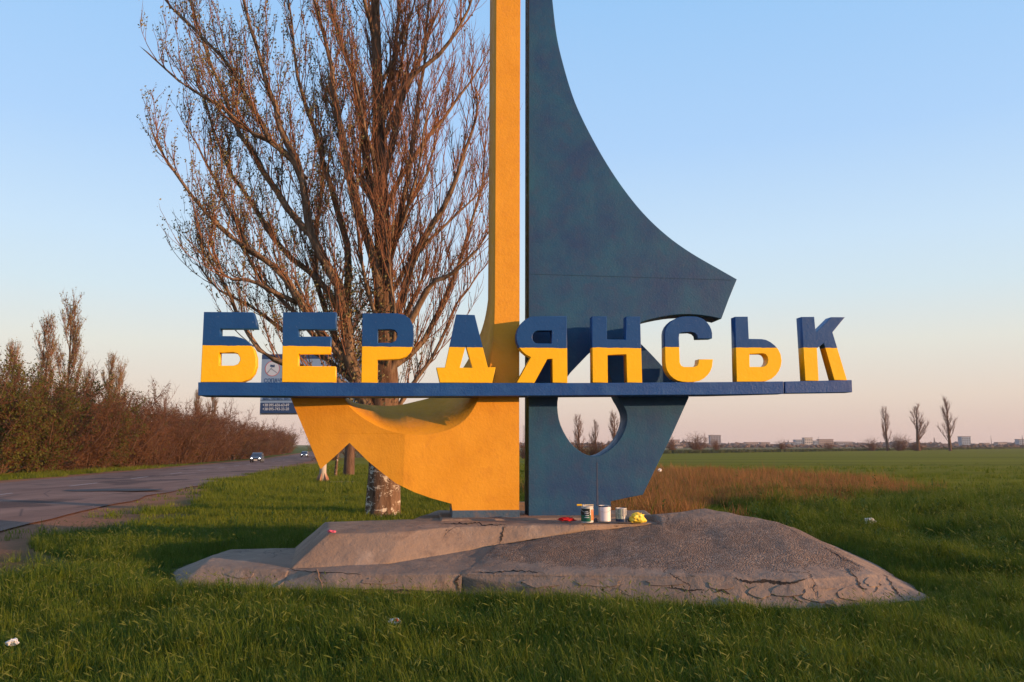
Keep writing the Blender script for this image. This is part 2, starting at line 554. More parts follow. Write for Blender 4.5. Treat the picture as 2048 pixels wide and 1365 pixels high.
def extruded(name, loops, w0, w1, material, parent, bevel=0.008, zoff=0.0):
    """loops: list of [(u, z)...]; filled, extruded between depths w0 and w1, edges softly rounded"""
    cu = bpy.data.curves.new(name, 'CURVE')
    cu.dimensions = '2D'
    cu.fill_mode = 'BOTH'
    cu.extrude = (w1 - w0) / 2 - bevel
    cu.bevel_depth = bevel
    cu.bevel_resolution = 1
    cu.offset = -bevel
    for lp in loops:
        s = cu.splines.new('POLY')
        s.points.add(len(lp) - 1)
        for q, (u, z) in zip(s.points, lp): q.co = (u, z - zoff, 0, 1)
        s.use_cyclic_u = True
    tmp = bpy.data.objects.new(name + '_tmp', cu)
    COL.objects.link(tmp)
    dg = bpy.context.evaluated_depsgraph_get()
    me = bpy.data.meshes.new_from_object(tmp.evaluated_get(dg))
    bpy.data.objects.remove(tmp)
    bpy.data.curves.remove(cu)
    wm = (w0 + w1) / 2
    for vv in me.vertices:
        x, z, y = vv.co
        vv.co = (x, wm - y, z)
    me.materials.clear()
    me.materials.append(material)
    me.name = name
    o = link(bpy.data.objects.new(name, me), parent)
    o.location = (0, 0, zoff)
    return o

WL = -0.49                        # front plane of the letters
TL = 0.165                        # letter thickness
c1 = lambda pts: [(x / 2.968 + 380, y / 2.968 + 600) for x, y in pts]
ca = lambda pts: [(x * 280 / 2048 + 1020, y * 280 / 2048 + 620) for x, y in pts]
cb = lambda pts: [(x * 280 / 2048 + 1300, y * 280 / 2048 + 620) for x, y in pts]
cc = lambda pts: [(x * 280 / 2048 + 1440, y * 280 / 2048 + 620) for x, y in pts]
LET = [
 ('Б', 'letter Б at the left end, blue above and yellow below', [c1([(82, 70), (374, 72), (392, 128), (399, 168), (178, 168), (177, 213), (262, 214), (310, 226), (350, 252), (378, 292), (392, 340), (392, 390), (378, 434), (350, 468), (308, 487), (62, 488)]),
        c1([(172, 310), (255, 310), (282, 318), (296, 340), (296, 360), (284, 380), (258, 389), (171, 389)])], 693),
 ('Е', 'letter Е, second from left, blue above and yellow below', [c1([(552, 72), (868, 72), (864, 172), (643, 172), (643, 217), (836, 217), (832, 316), (643, 316), (641, 392), (864, 394), (864, 489), (545, 488)])], 694),
 ('Р', 'letter Р, third from left, blue above and yellow below', [c1([(1024, 78), (1225, 78), (1270, 86), (1305, 110), (1326, 152), (1330, 205), (1326, 260), (1312, 300), (1286, 332), (1245, 350), (1112, 350), (1111, 491), (1016, 491)]),
        c1([(1115, 173), (1190, 173), (1215, 178), (1229, 195), (1230, 215), (1222, 240), (1198, 253), (1113, 254)])], 695),
 ('Д', 'letter Д in front of the yellow mast, fourth from left', [c1([(1580, 85), (1690, 88), (1768, 400), (1814, 399), (1794, 491), (1483, 491), (1462, 400), (1513, 400)]),
        c1([(1638, 268), (1676, 401), (1602, 401)])], 696),
 ('Я', 'letter Я, fifth from left, blue above and yellow below', [ca([(830, 88), (330, 94), (275, 110), (215, 145), (160, 195), (118, 265), (95, 340), (90, 410), (104, 480), (132, 545), (175, 605), (235, 655), (302, 690), (95, 1064), (358, 1064), (548, 715), (618, 715), (622, 1064), (842, 1064)]),
        ca([(612, 300), (405, 300), (360, 318), (333, 358), (325, 400), (338, 448), (368, 478), (400, 487), (612, 487)])], 697),
 ('Н', 'letter Н, sixth from left, blue above and yellow below', [ca([(1200, 92), (1415, 92), (1420, 430), (1695, 430), (1700, 95), (1905, 95), (1935, 1062), (1712, 1062), (1700, 650), (1428, 650), (1432, 1062), (1208, 1062)])], 697),
 ('С', 'round letter С, seventh from left', [cb([(910, 415), (912, 340), (900, 285), (875, 230), (840, 182), (795, 142), (745, 115), (690, 98), (620, 91), (520, 92), (455, 98), (395, 115), (335, 145), (285, 190), (248, 235), (224, 290), (215, 345), (222, 760), (232, 835), (255, 900), (292, 955), (340, 1000), (400, 1033), (470, 1050), (560, 1056), (650, 1052), (725, 1035), (790, 1000), (845, 950), (885, 895), (910, 830), (922, 720), (712, 720), (706, 780), (690, 812), (640, 831), (500, 831), (458, 812), (438, 770), (425, 400), (430, 352), (460, 326), (600, 320), (655, 335), (688, 368), (697, 420)])], 696),
 ('Ь', 'letter Ь, second from the right end', [cb([(1245, 97), (1432, 95), (1448, 420), (1640, 424), (1700, 436), (1765, 468), (1825, 515), (1880, 575), (1914, 650), (1928, 740), (1915, 825), (1885, 895), (1840, 955), (1780, 1005), (1700, 1040), (1630, 1048), (1268, 1051)]),
        cb([(1458, 635), (1655, 635), (1690, 648), (1715, 680), (1726, 725), (1718, 775), (1692, 812), (1645, 831), (1460, 831)])], 697),
 ('К', 'letter К at the right end, paint chipped', [cc([(1190, 100), (1380, 98), (1398, 290), (1408, 318), (1625, 103), (1830, 103), (1648, 325), (1860, 1027), (1672, 1026), (1520, 485), (1420, 560), (1445, 1034), (1248, 1036)])], 697),
]
for ch, lab, loops, ysplit in LET:
    cx = sum(q[0] for q in loops[0]) / len(loops[0])
    zs = onplane(cx, ysplit - 1.0, WL)[1]
    lo = [[onplane(x, y + 0.6, WL) for x, y in lp] for lp in loops]
    o = extruded('letter', lo, WL, WL + TL, M_LETTER, monument, 0.006, zs)
    o['label'] = lab

# shelf under the letters (main beam tapering in depth to a shallow end piece)
def shelf_piece(name, top, bot, depths, wfront):
    n = len(top)
    vs = []
    for (tx, ty), (bx, by), dp in zip(top, bot, depths):
        u0, z0 = onplane(tx, ty, wfront)
        u1, z1 = onplane(bx, by, wfront)
        vs += [(u0, wfront, z0), (u1, wfront, z1), (u0, wfront + dp, z0), (u1, wfront + dp, z1)]
    fs = []
    for i in range(n - 1):
        a, b = 4 * i, 4 * i + 4
        fs += [(a, a + 1, b + 1, b), (a + 2, b + 2, b + 3, a + 3), (a, b, b + 2, a + 2), (a + 1, a + 3, b + 3, b + 1)]
    fs += [(0, 2, 3, 1), (4 * n - 4, 4 * n - 3, 4 * n - 1, 4 * n - 2)]
    bm = bmesh.new()
    bv = [bm.verts.new(p) for p in vs]
    for f in fs: bm.faces.new([bv[i] for i in f])
    bmesh.ops.recalc_face_normals(bm, faces=bm.faces[:])
    ed = [e for e in bm.edges if len(e.link_faces) == 2 and e.calc_face_angle(0) > 0.6]
    bmesh.ops.bevel(bm, geom=ed, offset=0.008, segments=2, affect='EDGES', profile=0.6)
    return bmobj(name, bm, M_BSHELF, monument)
topx = [396, 500, 640, 780, 920, 1060, 1200, 1340, 1430, 1500, 1567.5]
topy = [765, 765.3, 765.6, 766, 766.3, 766.4, 766.2, 765.2, 764.6, 764, 763.2]
boty = [791.5, 792, 793, 793, 792.6, 791.8, 791, 790.2, 789.8, 789, 788]
dep = [0.40, 0.44, 0.47, 0.485, 0.485, 0.485, 0.485, 0.48, 0.46, 0.32, 0.20]
shelf_piece('letter_shelf', list(zip(topx, topy)), list(zip(topx, boty)), dep, WL - 0.012)
shelf_piece('letter_shelf', [(1570, 763.4), (1704, 760.5)], [(1570, 787), (1705, 785)], [0.20, 0.20], WL - 0.008)

# yellow mast + fluke : loft between a front outline and a back outline
def resample(pts, n):
    d = [0.0]
    for a, b in zip(pts, pts[1:]): d.append(d[-1] + math.hypot(b[0] - a[0], b[1] - a[1]))
    out = []
    for i in range(n):
        t = d[-1] * i / (n - 1)
        k = 0
        while k < len(d) - 2 and d[k + 1] < t: k += 1
        s = (t - d[k]) / max(1e-9, d[k + 1] - d[k])
        out.append(tuple(pts[k][m] + (pts[k + 1][m] - pts[k][m]) * s for m in range(len(pts[0]))))
    return out

def chaikin(pts, it=2):
    for _ in range(it):
        q = [pts[0]]
        for a, b in zip(pts, pts[1:]):
            q.append(tuple(a[i] * 0.75 + b[i] * 0.25 for i in range(len(a))))
            q.append(tuple(a[i] * 0.25 + b[i] * 0.75 for i in range(len(a))))
        q.append(pts[-1])
        pts = q
    return pts

arc_f = chaikin([(990, 600), (989, 645), (986, 700), (977, 750), (958, 797), (948, 817), (934, 837), (914, 853), (890, 863), (860, 870), (829, 871), (797, 867), (768, 859), (741, 846), (716, 830), (699, 814), (687, 799), (676, 783)], 1)
arc_b = chaikin([(976, 600), (973, 622), (967, 650), (956, 680), (941, 712), (924, 740), (903, 767), (872, 793), (850, 799), (829, 804), (804, 810), (780, 812.5), (755, 811.5), (731, 810), (706, 805), (694, 797), (684, 790), (676, 783)], 1)
NA = 44
arc_f, arc_b = resample(arc_f, NA), resample(arc_b, NA)
TY = 0.62                          # back plane of the mast
WM = -0.22                         # its front stands forward of the sail
def bend(px):                      # the left fluke swings back a little
    return WM if px > 806 else WM + 0.085 * (806 - px) / 110.0
def fpt(px, py):
    w = bend(px)
    u, z = onplane(px, py, w)
    return (u, w, z)
front = [fpt(993.5, -420), fpt(993, 0), fpt(991.5, 300)] + [fpt(x, y) for x, y in arc_f]
depth_b = [TY] * NA
for i in range(NA):
    x = arc_b[i][0]
    depth_b[i] = bend(x) + 0.10 + (TY - WM - 0.10) * sstep(676, 806, x) if x < 806 else TY
depth_b[-1] = 0.12 + bend(676)
def bpt(px, py, w):
    u, z = onplane(px, py, w)
    return (u, w, z)
back = [bpt(982.5, -420, TY), bpt(980, 0, TY), bpt(978, 300, TY)] + [bpt(x, y, w) for (x, y), w in zip(arc_b, depth_b)]
low_f = [(574, 779), (582, 798), (611, 868), (641, 939), (670, 913), (699, 886), (717, 904), (736, 923), (752, 936), (768, 949), (792, 967), (806, 974), (829, 985), (863, 997), (903, 1008), (905, 1022)]
right_f = [(1038.5, 1022), (1038.5, 797), (1039.5, 500), (1040, 200), (1041, 0), (1042, -420)]
fl = [fpt(x, y) for x, y in low_f] + [fpt(x, y) for x, y in right_f]
bl = []
for (x, y) in low_f:
    s = sstep(640, 880, x)
    w = bend(x) + 0.10 + (TY - WM - 0.10) * s if x < 880 else TY
    f0 = fpt(x, y)
    bl.append((f0[0] + 0.02 * (1 - s), w, f0[2] + (0.05 if y < 1000 else 0.0)))
for (x, y) in right_f:
    f0 = fpt(x, y)
    bl.append((f0[0] - 0.02, TY, f0[2]))
# drop duplicated junction columns, join into one closed loop
fl_all = front + fl
bl_all = back + bl
bm = bmesh.new()
fv = [bm.verts.new(p) for p in fl_all]
bv = [bm.verts.new(p) for p in bl_all]
n = len(fv)
for i in range(n):
    j = (i + 1) % n
    f = bm.faces.new((fv[i], bv[i], bv[j], fv[j]))
    if i < len(front) - 1: f.smooth = True
from mathutils.geometry import tessellate_polygon
ka = 3 + min(range(NA), key=lambda i: abs(arc_f[i][0] - 806) + (1000 if arc_f[i][1] < 800 else 0))
kb = len(front) + low_f.index((806, 974))
left_idx = list(range(ka, kb + 1))
right_idx = list(range(kb, n)) + list(range(0, ka + 1))
for loop, pts in ((fv, fl_all), (bv, bl_all)):
    for idx in (left_idx, right_idx):
        for tri in tessellate_polygon([[Vector((pts[q][0], pts[q][2], 0)) for q in idx]]):
            try: bm.faces.new([loop[idx[k]] for k in tri])
            except ValueError: pass
bmesh.ops.recalc_face_normals(bm, faces=bm.faces[:])
mast = bmobj('yellow_mast', bm, M_YPYL, monument)
# blue painted foot of the yellow mast
u0, zf = onplane(905, 1021.5, WM - 0.004)
u1, _ = onplane(1038.5, 1021.5, WM - 0.004)
box('mast_foot', u0 - 0.004, u1 + 0.004, WM - 0.006, TY + 0.004, 0.55, zf, M_BFOOT, mast, 0.006)

# blue sail with the teardrop opening
sail_out = [(1058, -420), (1074, -420), (1085, -220), (1095, -90), (1105, 0), (1111, 58), (1118, 96), (1127, 131), (1138, 170), (1151, 208), (1169, 247), (1189, 285), (1210, 322), (1233, 358), (1256, 390), (1281, 421), (1309, 450), (1339, 476), (1365, 495), (1393, 513), (1430, 534), (1474, 559), (1458, 598), (1443, 638), (1419, 633), (1398, 630), (1372, 628.5), (1348, 630), (1323, 634), (1300, 639), (1281, 645), (1266, 654), (1260, 664), (1266, 673), (1281, 687), (1303, 709), (1325, 733), (1352, 764), (1378, 795), (1341, 877), (1313, 934), (1286, 990), (1255, 996), (1222, 1003), (1222, 1037), (1057, 1037)]
sail_out = sail_out[:1] + chaikin(sail_out[1:22], 2) + sail_out[22:23] + chaikin(sail_out[23:38], 1) + sail_out[38:]
hole = [(1195, 694), (1179, 706), (1157, 729), (1136, 751), (1122, 776), (1115, 800), (1115, 822), (1119, 845), (1129, 868), (1143, 889), (1160, 904), (1180, 913), (1199, 912), (1217, 902), (1235, 886), (1247, 867), (1254, 845), (1254, 828), (1247, 812), (1238, 798), (1228, 775), (1218, 745), (1209, 718)]
TB = 0.42
sail = extruded('blue_sail', [[onplane(x, y, 0.0) for x, y in sail_out], [onplane(x, y, 0.0) for x, y in chaikin(hole + [hole[0]], 1)[:-1]]], 0.0, TB, M_BSAIL, monument, 0.007)
# formwork joint lines on the sail
M_JOINT = plain('dark_joint', (0.010, 0.042, 0.085), 0.8)
u0, z0 = onplane(1060, 549, 0)
u1, z1 = onplane(1462, 561, 0)
meshobj('joint', [(u0, -0.0035, z0), (u1, -0.0035, z1), (u1, -0.0035, z1 + 0.006), (u0, -0.0035, z0 + 0.006)], [(0, 1, 2, 3)], M_JOINT, sail)
# pale run of lime down the foot of the sail
M_STREAK = plain('lime_run', (0.05, 0.065, 0.11), 0.8, 0.3, 10)
u0, z0 = onplane(1194, 925, 0)
_, z1 = onplane(1194, 1012, 0)
vs, fs = [], []
for i in range(9):
    t = i / 8
    w = 0.006 + 0.008 * t + 0.004 * mnoise.noise(Vector((t * 7, 0, 0)))
    vs += [(u0 - w, -0.0032, z0 + (z1 - z0) * t), (u0 + w, -0.0032, z0 + (z1 - z0) * t)]
fs = [(2 * i, 2 * i + 2, 2 * i + 3, 2 * i + 1) for i in range(8)]
meshobj('lime_run', vs, fs, M_STREAK, sail)
# steel straps tying mast and sail together behind the shelf
u0, _ = onplane(1036, 700, 0.2)
u1, _ = onplane(1062, 700, 0.2)
for py in (773, 786):
    z0 = onplane(1045, py, 0.2)[1]
    box('tie_bar', u0, u1, 0.15, 0.25, z0 - 0.03, z0 + 0.03, M_BSHELF, monument)

# plinth ---------------------------------------------------------------
def rough_mesh(name, verts, faces, material, parent, cuts, amp, smoothit=0, bev=0.03):
    bm = bmesh.new()
    bv = [bm.verts.new(tolocal(Vector(p))) for p in verts]
    for f in faces: bm.faces.new([bv[i] for i in f])
    bmesh.ops.recalc_face_normals(bm, faces=bm.faces[:])
    if bev:
        ed = [e for e in bm.edges if len(e.link_faces) == 2 and e.calc_face_angle(0) > 0.25]
        bmesh.ops.bevel(bm, geom=ed, offset=bev, segments=2, affect='EDGES', profile=0.6)
    bmesh.ops.triangulate(bm, faces=bm.faces[:])
    for _ in range(cuts):
        long = [e for e in bm.edges if e.calc_length() > 0.10]
        if not long: break
        bmesh.ops.subdivide_edges(bm, edges=long, cuts=1)
        bmesh.ops.triangulate(bm, faces=bm.faces[:])
    bm.normal_update()
    for vv in bm.verts:
        q = vv.co
        a = mnoise.noise(q * 1.7) * 1.0 + mnoise.noise(q * 5.0) * 0.5 + mnoise.noise(q * 14.0) * 0.28
        vv.co = q + vv.normal * a * amp
    return bmobj(name, bm, material, parent, True)

plinth = empty('plinth', (0, 0, 0))
plinth.parent = monument
P = lambda x, y, z: atz(x, y, z)
# mound on the right
mv = [P(918, 1148, .20), P(908, 1192, -.04), P(1400, 1150, .27), P(1400, 1222, -.04), P(1606, 1159, .25), P(1621, 1228, -.04), P(1757, 1149, .24),
      P(1815, 1224, -.04), P(1900, 1218, -.04), P(1783, 1146, -.04), P(1688, 1101, -.04), P(1555, 1043, .63), P(1410, 1017.5, .74), P(1310, 1030, .68),
      P(1320, 1047, .597), P(1132, 1067, .49), P(995, 1092, .37), Vector((4.6, 13.6, -.04)), Vector((2.2, 13.9, -.04)), Vector((1.4, 12.6, .50)), Vector((-0.4, 11.2, .30)), Vector((-0.8, 12.4, -.04))]
mf = [(16, 0, 2, 15), (15, 2, 4, 14), (14, 4, 11), (14, 11, 13), (13, 11, 12), (4, 6, 11), (0, 1, 3, 2), (2, 3, 5, 4), (4, 5, 7, 6), (6, 7, 8), (6, 8, 9), (6, 9, 11), (11, 9, 10),
      (11, 10, 17), (12, 11, 17, 18), (13, 12, 18, 19), (14, 13, 19), (15, 14, 19, 20), (16, 15, 20), (0, 16, 20, 21, 1), (20, 19, 18, 21)]
rough_mesh('pebbly_mound', mv, mf, M_CONCG, plinth, 6, 0.020, 0, 0.03)
# upper block carrying the stele
ub_top = [P(657, 1067, .545), P(800, 1064, .55), P(900, 1055, .575), P(1020, 1051, .59), P(1160, 1050, .595), P(1322, 1047, .592), Vector((2.05, 12.9, .60)), Vector((-1.15, 12.9, .60)), Vector((-1.35, 11.45, .60)), P(650, 1044.5, .57)]
ub_bot = [P(577, 1140, .175), P(776, 1130, .21), P(922, 1106, .295), P(995, 1092, .355), P(1132, 1068, .49), P(1345, 1049, .57), Vector((2.3, 13.2, -.05)), Vector((-1.4, 13.2, -.05)), Vector((-1.8, 11.9, -.05)), P(588, 1097, .19)]
nb = len(ub_top)
rough_mesh('upper_block', ub_top + ub_bot, [tuple(range(nb))] + [(i, nb + i, nb + (i + 1) % nb, (i + 1) % nb) for i in range(nb)] + [tuple(reversed(range(nb, 2 * nb)))], M_CONC, plinth, 5, 0.010, 0, 0.03)
# pad under the feet
pu0, _ = onplane(878, 1040, -0.12)
pu1, _ = onplane(1240, 1040, -0.12)
pad = [MO + MU * a + MW * b + Vector((0, 0, z)) for (a, b, z) in ((pu0, -.46, .585), (pu1, -.40, .585), (pu1, .9, .585), (pu0, .9, .585), (pu0 + .03, -.43, .618), (pu1 - .04, -.37, .616), (pu1 - .04, .87, .618), (pu0 + .03, .87, .622))]
rough_mesh('foot_pad', pad, [(0, 1, 5, 4), (1, 2, 6, 5), (2, 3, 7, 6), (3, 0, 4, 7), (4, 5, 6, 7)], M_CONC, plinth, 4, 0.006, 0, 0.012)
# lower step at the left, and the low ramp in front of the upper block
ls_top = [P(402, 1131, .205), P(579, 1141, .185), P(620, 1118, .20), P(620, 1099, .215), P(588, 1096, .22), P(461, 1099, .215), P(428, 1109, .215)]
ls_bot = [P(345, 1183, -.04), P(560, 1187, -.04), Vector((-2.0, 10.6, -.04)), Vector((-2.0, 11.6, -.04)), Vector((-3.1, 12.1, -.04)), Vector((-4.3, 12.0, -.04)), Vector((-4.45, 10.9, -.04))]
nb = len(ls_top)
rough_mesh('lower_step', ls_top + ls_bot, [tuple(range(nb))] + [(i, nb + i, nb + (i + 1) % nb, (i + 1) % nb) for i in range(nb)], M_CONC, plinth, 5, 0.012, 0, 0.04)
rp = [P(575, 1140, .186), P(668, 1147, .18), P(924, 1149, .195), P(1004, 1091, .365), P(922, 1104, .305), P(776, 1127, .22), P(590, 1133, .19),
      P(558, 1187, -.04), P(668, 1193, -.04), P(922, 1195, -.04)]
rough_mesh('front_ramp', rp, [(0, 1, 5, 6), (1, 2, 4, 5), (2, 3, 4), (0, 7, 8, 1), (1, 8, 9, 2)], M_CONC, plinth, 5, 0.011, 0, 0.035)
# flaked plates of render on the front of the mound
M_PLATE = M_CONC
prng = random.Random(31)
def plate(px, py, z, r, tilt):
    c = tolocal(P(px, py, z))
    n = 7
    ring = []
    for k in range(n):
        a = 2 * math.pi * k / n + prng.uniform(-.3, .3)
        rr = r * prng.uniform(.6, 1.1)
        ring.append((rr * math.cos(a) * 1.3, rr * math.sin(a)))
    R = Matrix.Rotation(tilt, 3, 'X') @ Matrix.Rotation(prng.uniform(-.3, .3), 3, 'Y')
    vs = [c + R @ Vector((x, y, 0.012)) for x, y in ring] + [c + R @ Vector((x * 1.04, y * 1.04, -0.02)) for x, y in ring]
    fs = [tuple(range(n))] + [(k, n + k, n + (k + 1) % n, (k + 1) % n) for k in range(n)]
    meshobj('render_flake', vs, fs, M_PLATE, plinth)
for (px, py, z, r) in ((1484, 1205, .05, .05), (1502, 1211, .03, .055), (1474, 1198, .075, .03), (1662, 1207, .055, .04)):
    plate(px, py, z + 0.004, r, 0.5)

# cracks and patches of newer render draped over the plinth's own surface
from mathutils.bvhtree import BVHTree
def plinth_bvh():
    vs, fs = [], []
    for ch in plinth.children:
        if ch.name.split('.')[0] in ('pebbly_mound', 'upper_block', 'lower_step', 'front_ramp', 'foot_pad'):
            k = len(vs)
            vs += [v_.co.copy() for v_ in ch.data.vertices]
            fs += [[k + q for q in p_.vertices] for p_ in ch.data.polygons]
    return BVHTree.FromPolygons(vs, fs)
PB = plinth_bvh()
ORG = tolocal(C0)
def hit(px, py):
    d = ray(px, py)
    dl = Vector((d.dot(MU), d.dot(MW), d.z)).normalized()
    loc_, nrm, idx, dist = PB.ray_cast(ORG, dl)
    if loc_ is None or dist > 16: return None
    if nrm.dot(dl) > 0: nrm = -nrm
    return loc_, nrm
M_CRACK = plain('dark_crack', (0.035, 0.026, 0.022), 0.95, .2)  # the cracks' own dark colour, laid on as thin strips
crk = random.Random(41)
def crack(pts, w):
    pts = resample(pts, max(8, int(len(pts) * 7)))
    vs, fs = [], []
    for i, (x, y) in enumerate(pts):
        x += crk.gauss(0, 1.3); y += crk.gauss(0, .9)
        h_ = hit(x, y)
        if h_ is None: continue
        vs.append(h_[0] + h_[1] * .006)
    if len(vs) < 3: return
    ve = []
    for i, q in enumerate(vs):
        d = (vs[min(i + 1, len(vs) - 1)] - vs[max(0, i - 1)]).normalized()
        n_ = (C0 - MO - q).normalized()
        s_ = d.cross(Vector((0, -1, .35))).normalized() * w * crk.uniform(.35, 1.2) * (.3 + math.sin(math.pi * i / (len(vs) - 1)))
        ve += [q + s_, q - s_]
    fs = [(2 * i, 2 * i + 1, 2 * i + 3, 2 * i + 2) for i in range(len(vs) - 1)]
    meshobj('crack', ve, fs, M_CRACK, plinth)
for pts, w in (([(1010, 1052), (1003, 1070), (999, 1090)], .010), ([(922, 1150), (912, 1163), (918, 1186)], .010), ([(660, 1177), (720, 1181), (790, 1181), (860, 1184), (905, 1183)], .010), ([(1470, 1158), (1500, 1166), (1530, 1163), (1560, 1168), (1590, 1166), (1612, 1158)], .016),
               ([(1770, 1150), (1783, 1170), (1795, 1188), (1812, 1206)], .009), ([(1700, 1140), (1712, 1158), (1722, 1178), (1735, 1180)], .010), ([(1640, 1093), (1680, 1115), (1716, 1134)], .007), ([(1545, 1180), (1575, 1186), (1590, 1198), (1605, 1208)], .008), ([(945, 1145), (985, 1146), (1040, 1143), (1090, 1147)], .006),
               ([(880, 1048), (920, 1049), (957, 1047), (966, 1052), (1010, 1050)], .008), ([(575, 1140), (640, 1146), (720, 1149)], .005), ([(1430, 1186), (1445, 1180), (1460, 1190)], .012), ([(1745, 1100 + 60), (1760, 1170), (1748, 1186)], .007), ([(1335, 1176), (1370, 1182), (1410, 1180)], .008)):
    crack(pts, w)
def patch(cx, cy, rx, ry_, th):
    n = 18
    ring, skirt = [], []
    for k in range(n):
        a = 2 * math.pi * k / n
        r = 1 + .38 * mnoise.noise(Vector((math.cos(a) * 1.6 + cx * .05, math.sin(a) * 1.6, cy * .05))) + crk.uniform(-.1, .1)
        for lst, f, t in ((ring, 1.0, th), (skirt, 1.03, -.004)):
            h_ = hit(cx + rx * r * f * math.cos(a), cy + ry_ * r * f * math.sin(a))
            lst.append(h_[0] + h_[1] * t if h_ else None)
    mid = []
    for k in range(n):
        a = 2 * math.pi * k / n
        h_ = hit(cx + rx * .5 * math.cos(a), cy + ry_ * .5 * math.sin(a))
        mid.append(h_[0] + h_[1] * th if h_ else None)
    c_ = hit(cx, cy)
    if c_ is None or any(q is None for q in ring + skirt + mid): return
    vs = [c_[0] + c_[1] * th] + mid + ring + skirt
    fs = []
    for k in range(n):
        j = (k + 1) % n
        fs += [(0, 1 + k, 1 + j), (1 + k, 1 + n + k, 1 + n + j, 1 + j), (1 + n + k, 1 + 2 * n + k, 1 + 2 * n + j, 1 + n + j)]
    meshobj('render_patch', vs, fs, M_CONC, plinth, False)
for q in ((1575, 1184, 30, 13, .014), (1640, 1190, 34, 14, .012), (1520, 1186, 22, 12, .012), (1700, 1190, 26, 12, .014), (1440, 1172, 26, 8, .010), (1330, 1166, 36, 7, .010), (1200, 1166, 40, 8, .010), (1080, 1168, 34, 8, .010), (1745, 1165, 14, 10, .010), (760, 1163, 34, 6, .008), (480, 1150, 26, 7, .008)):
    patch(*q)

# stub of concrete seen through the slot behind the stele
st = tag(bmobj('concrete_stub', (lambda b: (boxbm(b, -.16, .16, -.12, .12, -.05, .62), bmesh.ops.bevel(b, geom=b.edges[:], offset=.05, segments=2, affect='EDGES'), b)[-1])(bmesh.new()), M_CONC), 'small concrete stub behind the stele, seen through its slot', 'stub')
st.location = (0.135, 13.75, 0.05)

# ------------------------------------------------------------------ branch growing
UP = Vector((0, 0, 1))

class Tubes:
    def __init__(s): s.v, s.f = [], []
    def add(s, pts, radii, sides):
        k0 = len(s.v)
        n = len(pts)
        for i, p in enumerate(pts):
            d = (pts[min(i + 1, n - 1)] - pts[max(i - 1, 0)])
            d.normalize()
            ref = Vector((1, 0, 0)) if abs(d.x) < 0.8 else Vector((0, 1, 0))
            a = d.cross(ref)
            a.normalize()
            b = d.cross(a)
            r = radii[i]
            if i == n - 1 and r < 0.02:
                s.v.append((p.x, p.y, p.z))
            else:
                for k in range(sides):
                    t = 2 * math.pi * k / sides
                    q = p + (a * math.cos(t) + b * math.sin(t)) * r
                    s.v.append((q.x, q.y, q.z))
        tip = radii[-1] < 0.02
        for i in range(n - 1):
            o = k0 + i * sides
            if i == n - 2 and tip:
                e = k0 + (n - 1) * sides
                for k in range(sides): s.f.append((o + k, o + (k + 1) % sides, e))
            else:
                for k in range(sides): s.f.append((o + k, o + (k + 1) % sides, o + sides + (k + 1) % sides, o + sides + k))
    def build(s, name, m, parent=None, smooth=True):
        return meshobj(name, s.v, s.f, m, parent, smooth)

def grow(p, d, length, nseg, up, wander, rng):
    pts = [p.copy()]
    d = d.normalized()
    st = length / nseg
    for _ in range(nseg):
        d = d + UP * up + Vector((rng.gauss(0, wander), rng.gauss(0, wander), rng.gauss(0, wander * .6)))
        d.normalize()
        p = p + d * st
        pts.append(p.copy())
    return pts

def taper(r0, r1, n):
    return [r0 + (r1 - r0) * i / (n - 1) for i in range(n)]

def poly_at(pts, t):
    k = min(len(pts) - 2, int(t * (len(pts) - 1)))
    s = t * (len(pts) - 1) - k
    return pts[k].lerp(pts[k + 1], s), (pts[k + 1] - pts[k]).normalized()

class Leaves:
    def __init__(s): s.v, s.f = [], []
    def add(s, p, size, rng):
        n = Vector((rng.gauss(0, 1), rng.gauss(0, 1), rng.gauss(0, 1))).normalized()
        a = n.orthogonal().normalized() * size
        b = n.cross(a) * 0.75
        k = len(s.v)
        for q in (p - a * .5, p + b * .5, p + a * .7, p - b * .5): s.v.append((q.x, q.y, q.z))
        s.f.append((k, k + 1, k + 2, k + 3))
    def build(s, name, m, parent=None):
        return meshobj(name, s.v, s.f, m, parent)

def rand_dir(rng, d, spread):
    a = rng.uniform(0, 2 * math.pi)
    o = d.orthogonal().normalized()
    o2 = d.cross(o)
    side = o * math.cos(a) + o2 * math.sin(a)
    return (d * math.cos(spread) + side * math.sin(spread)).normalized()

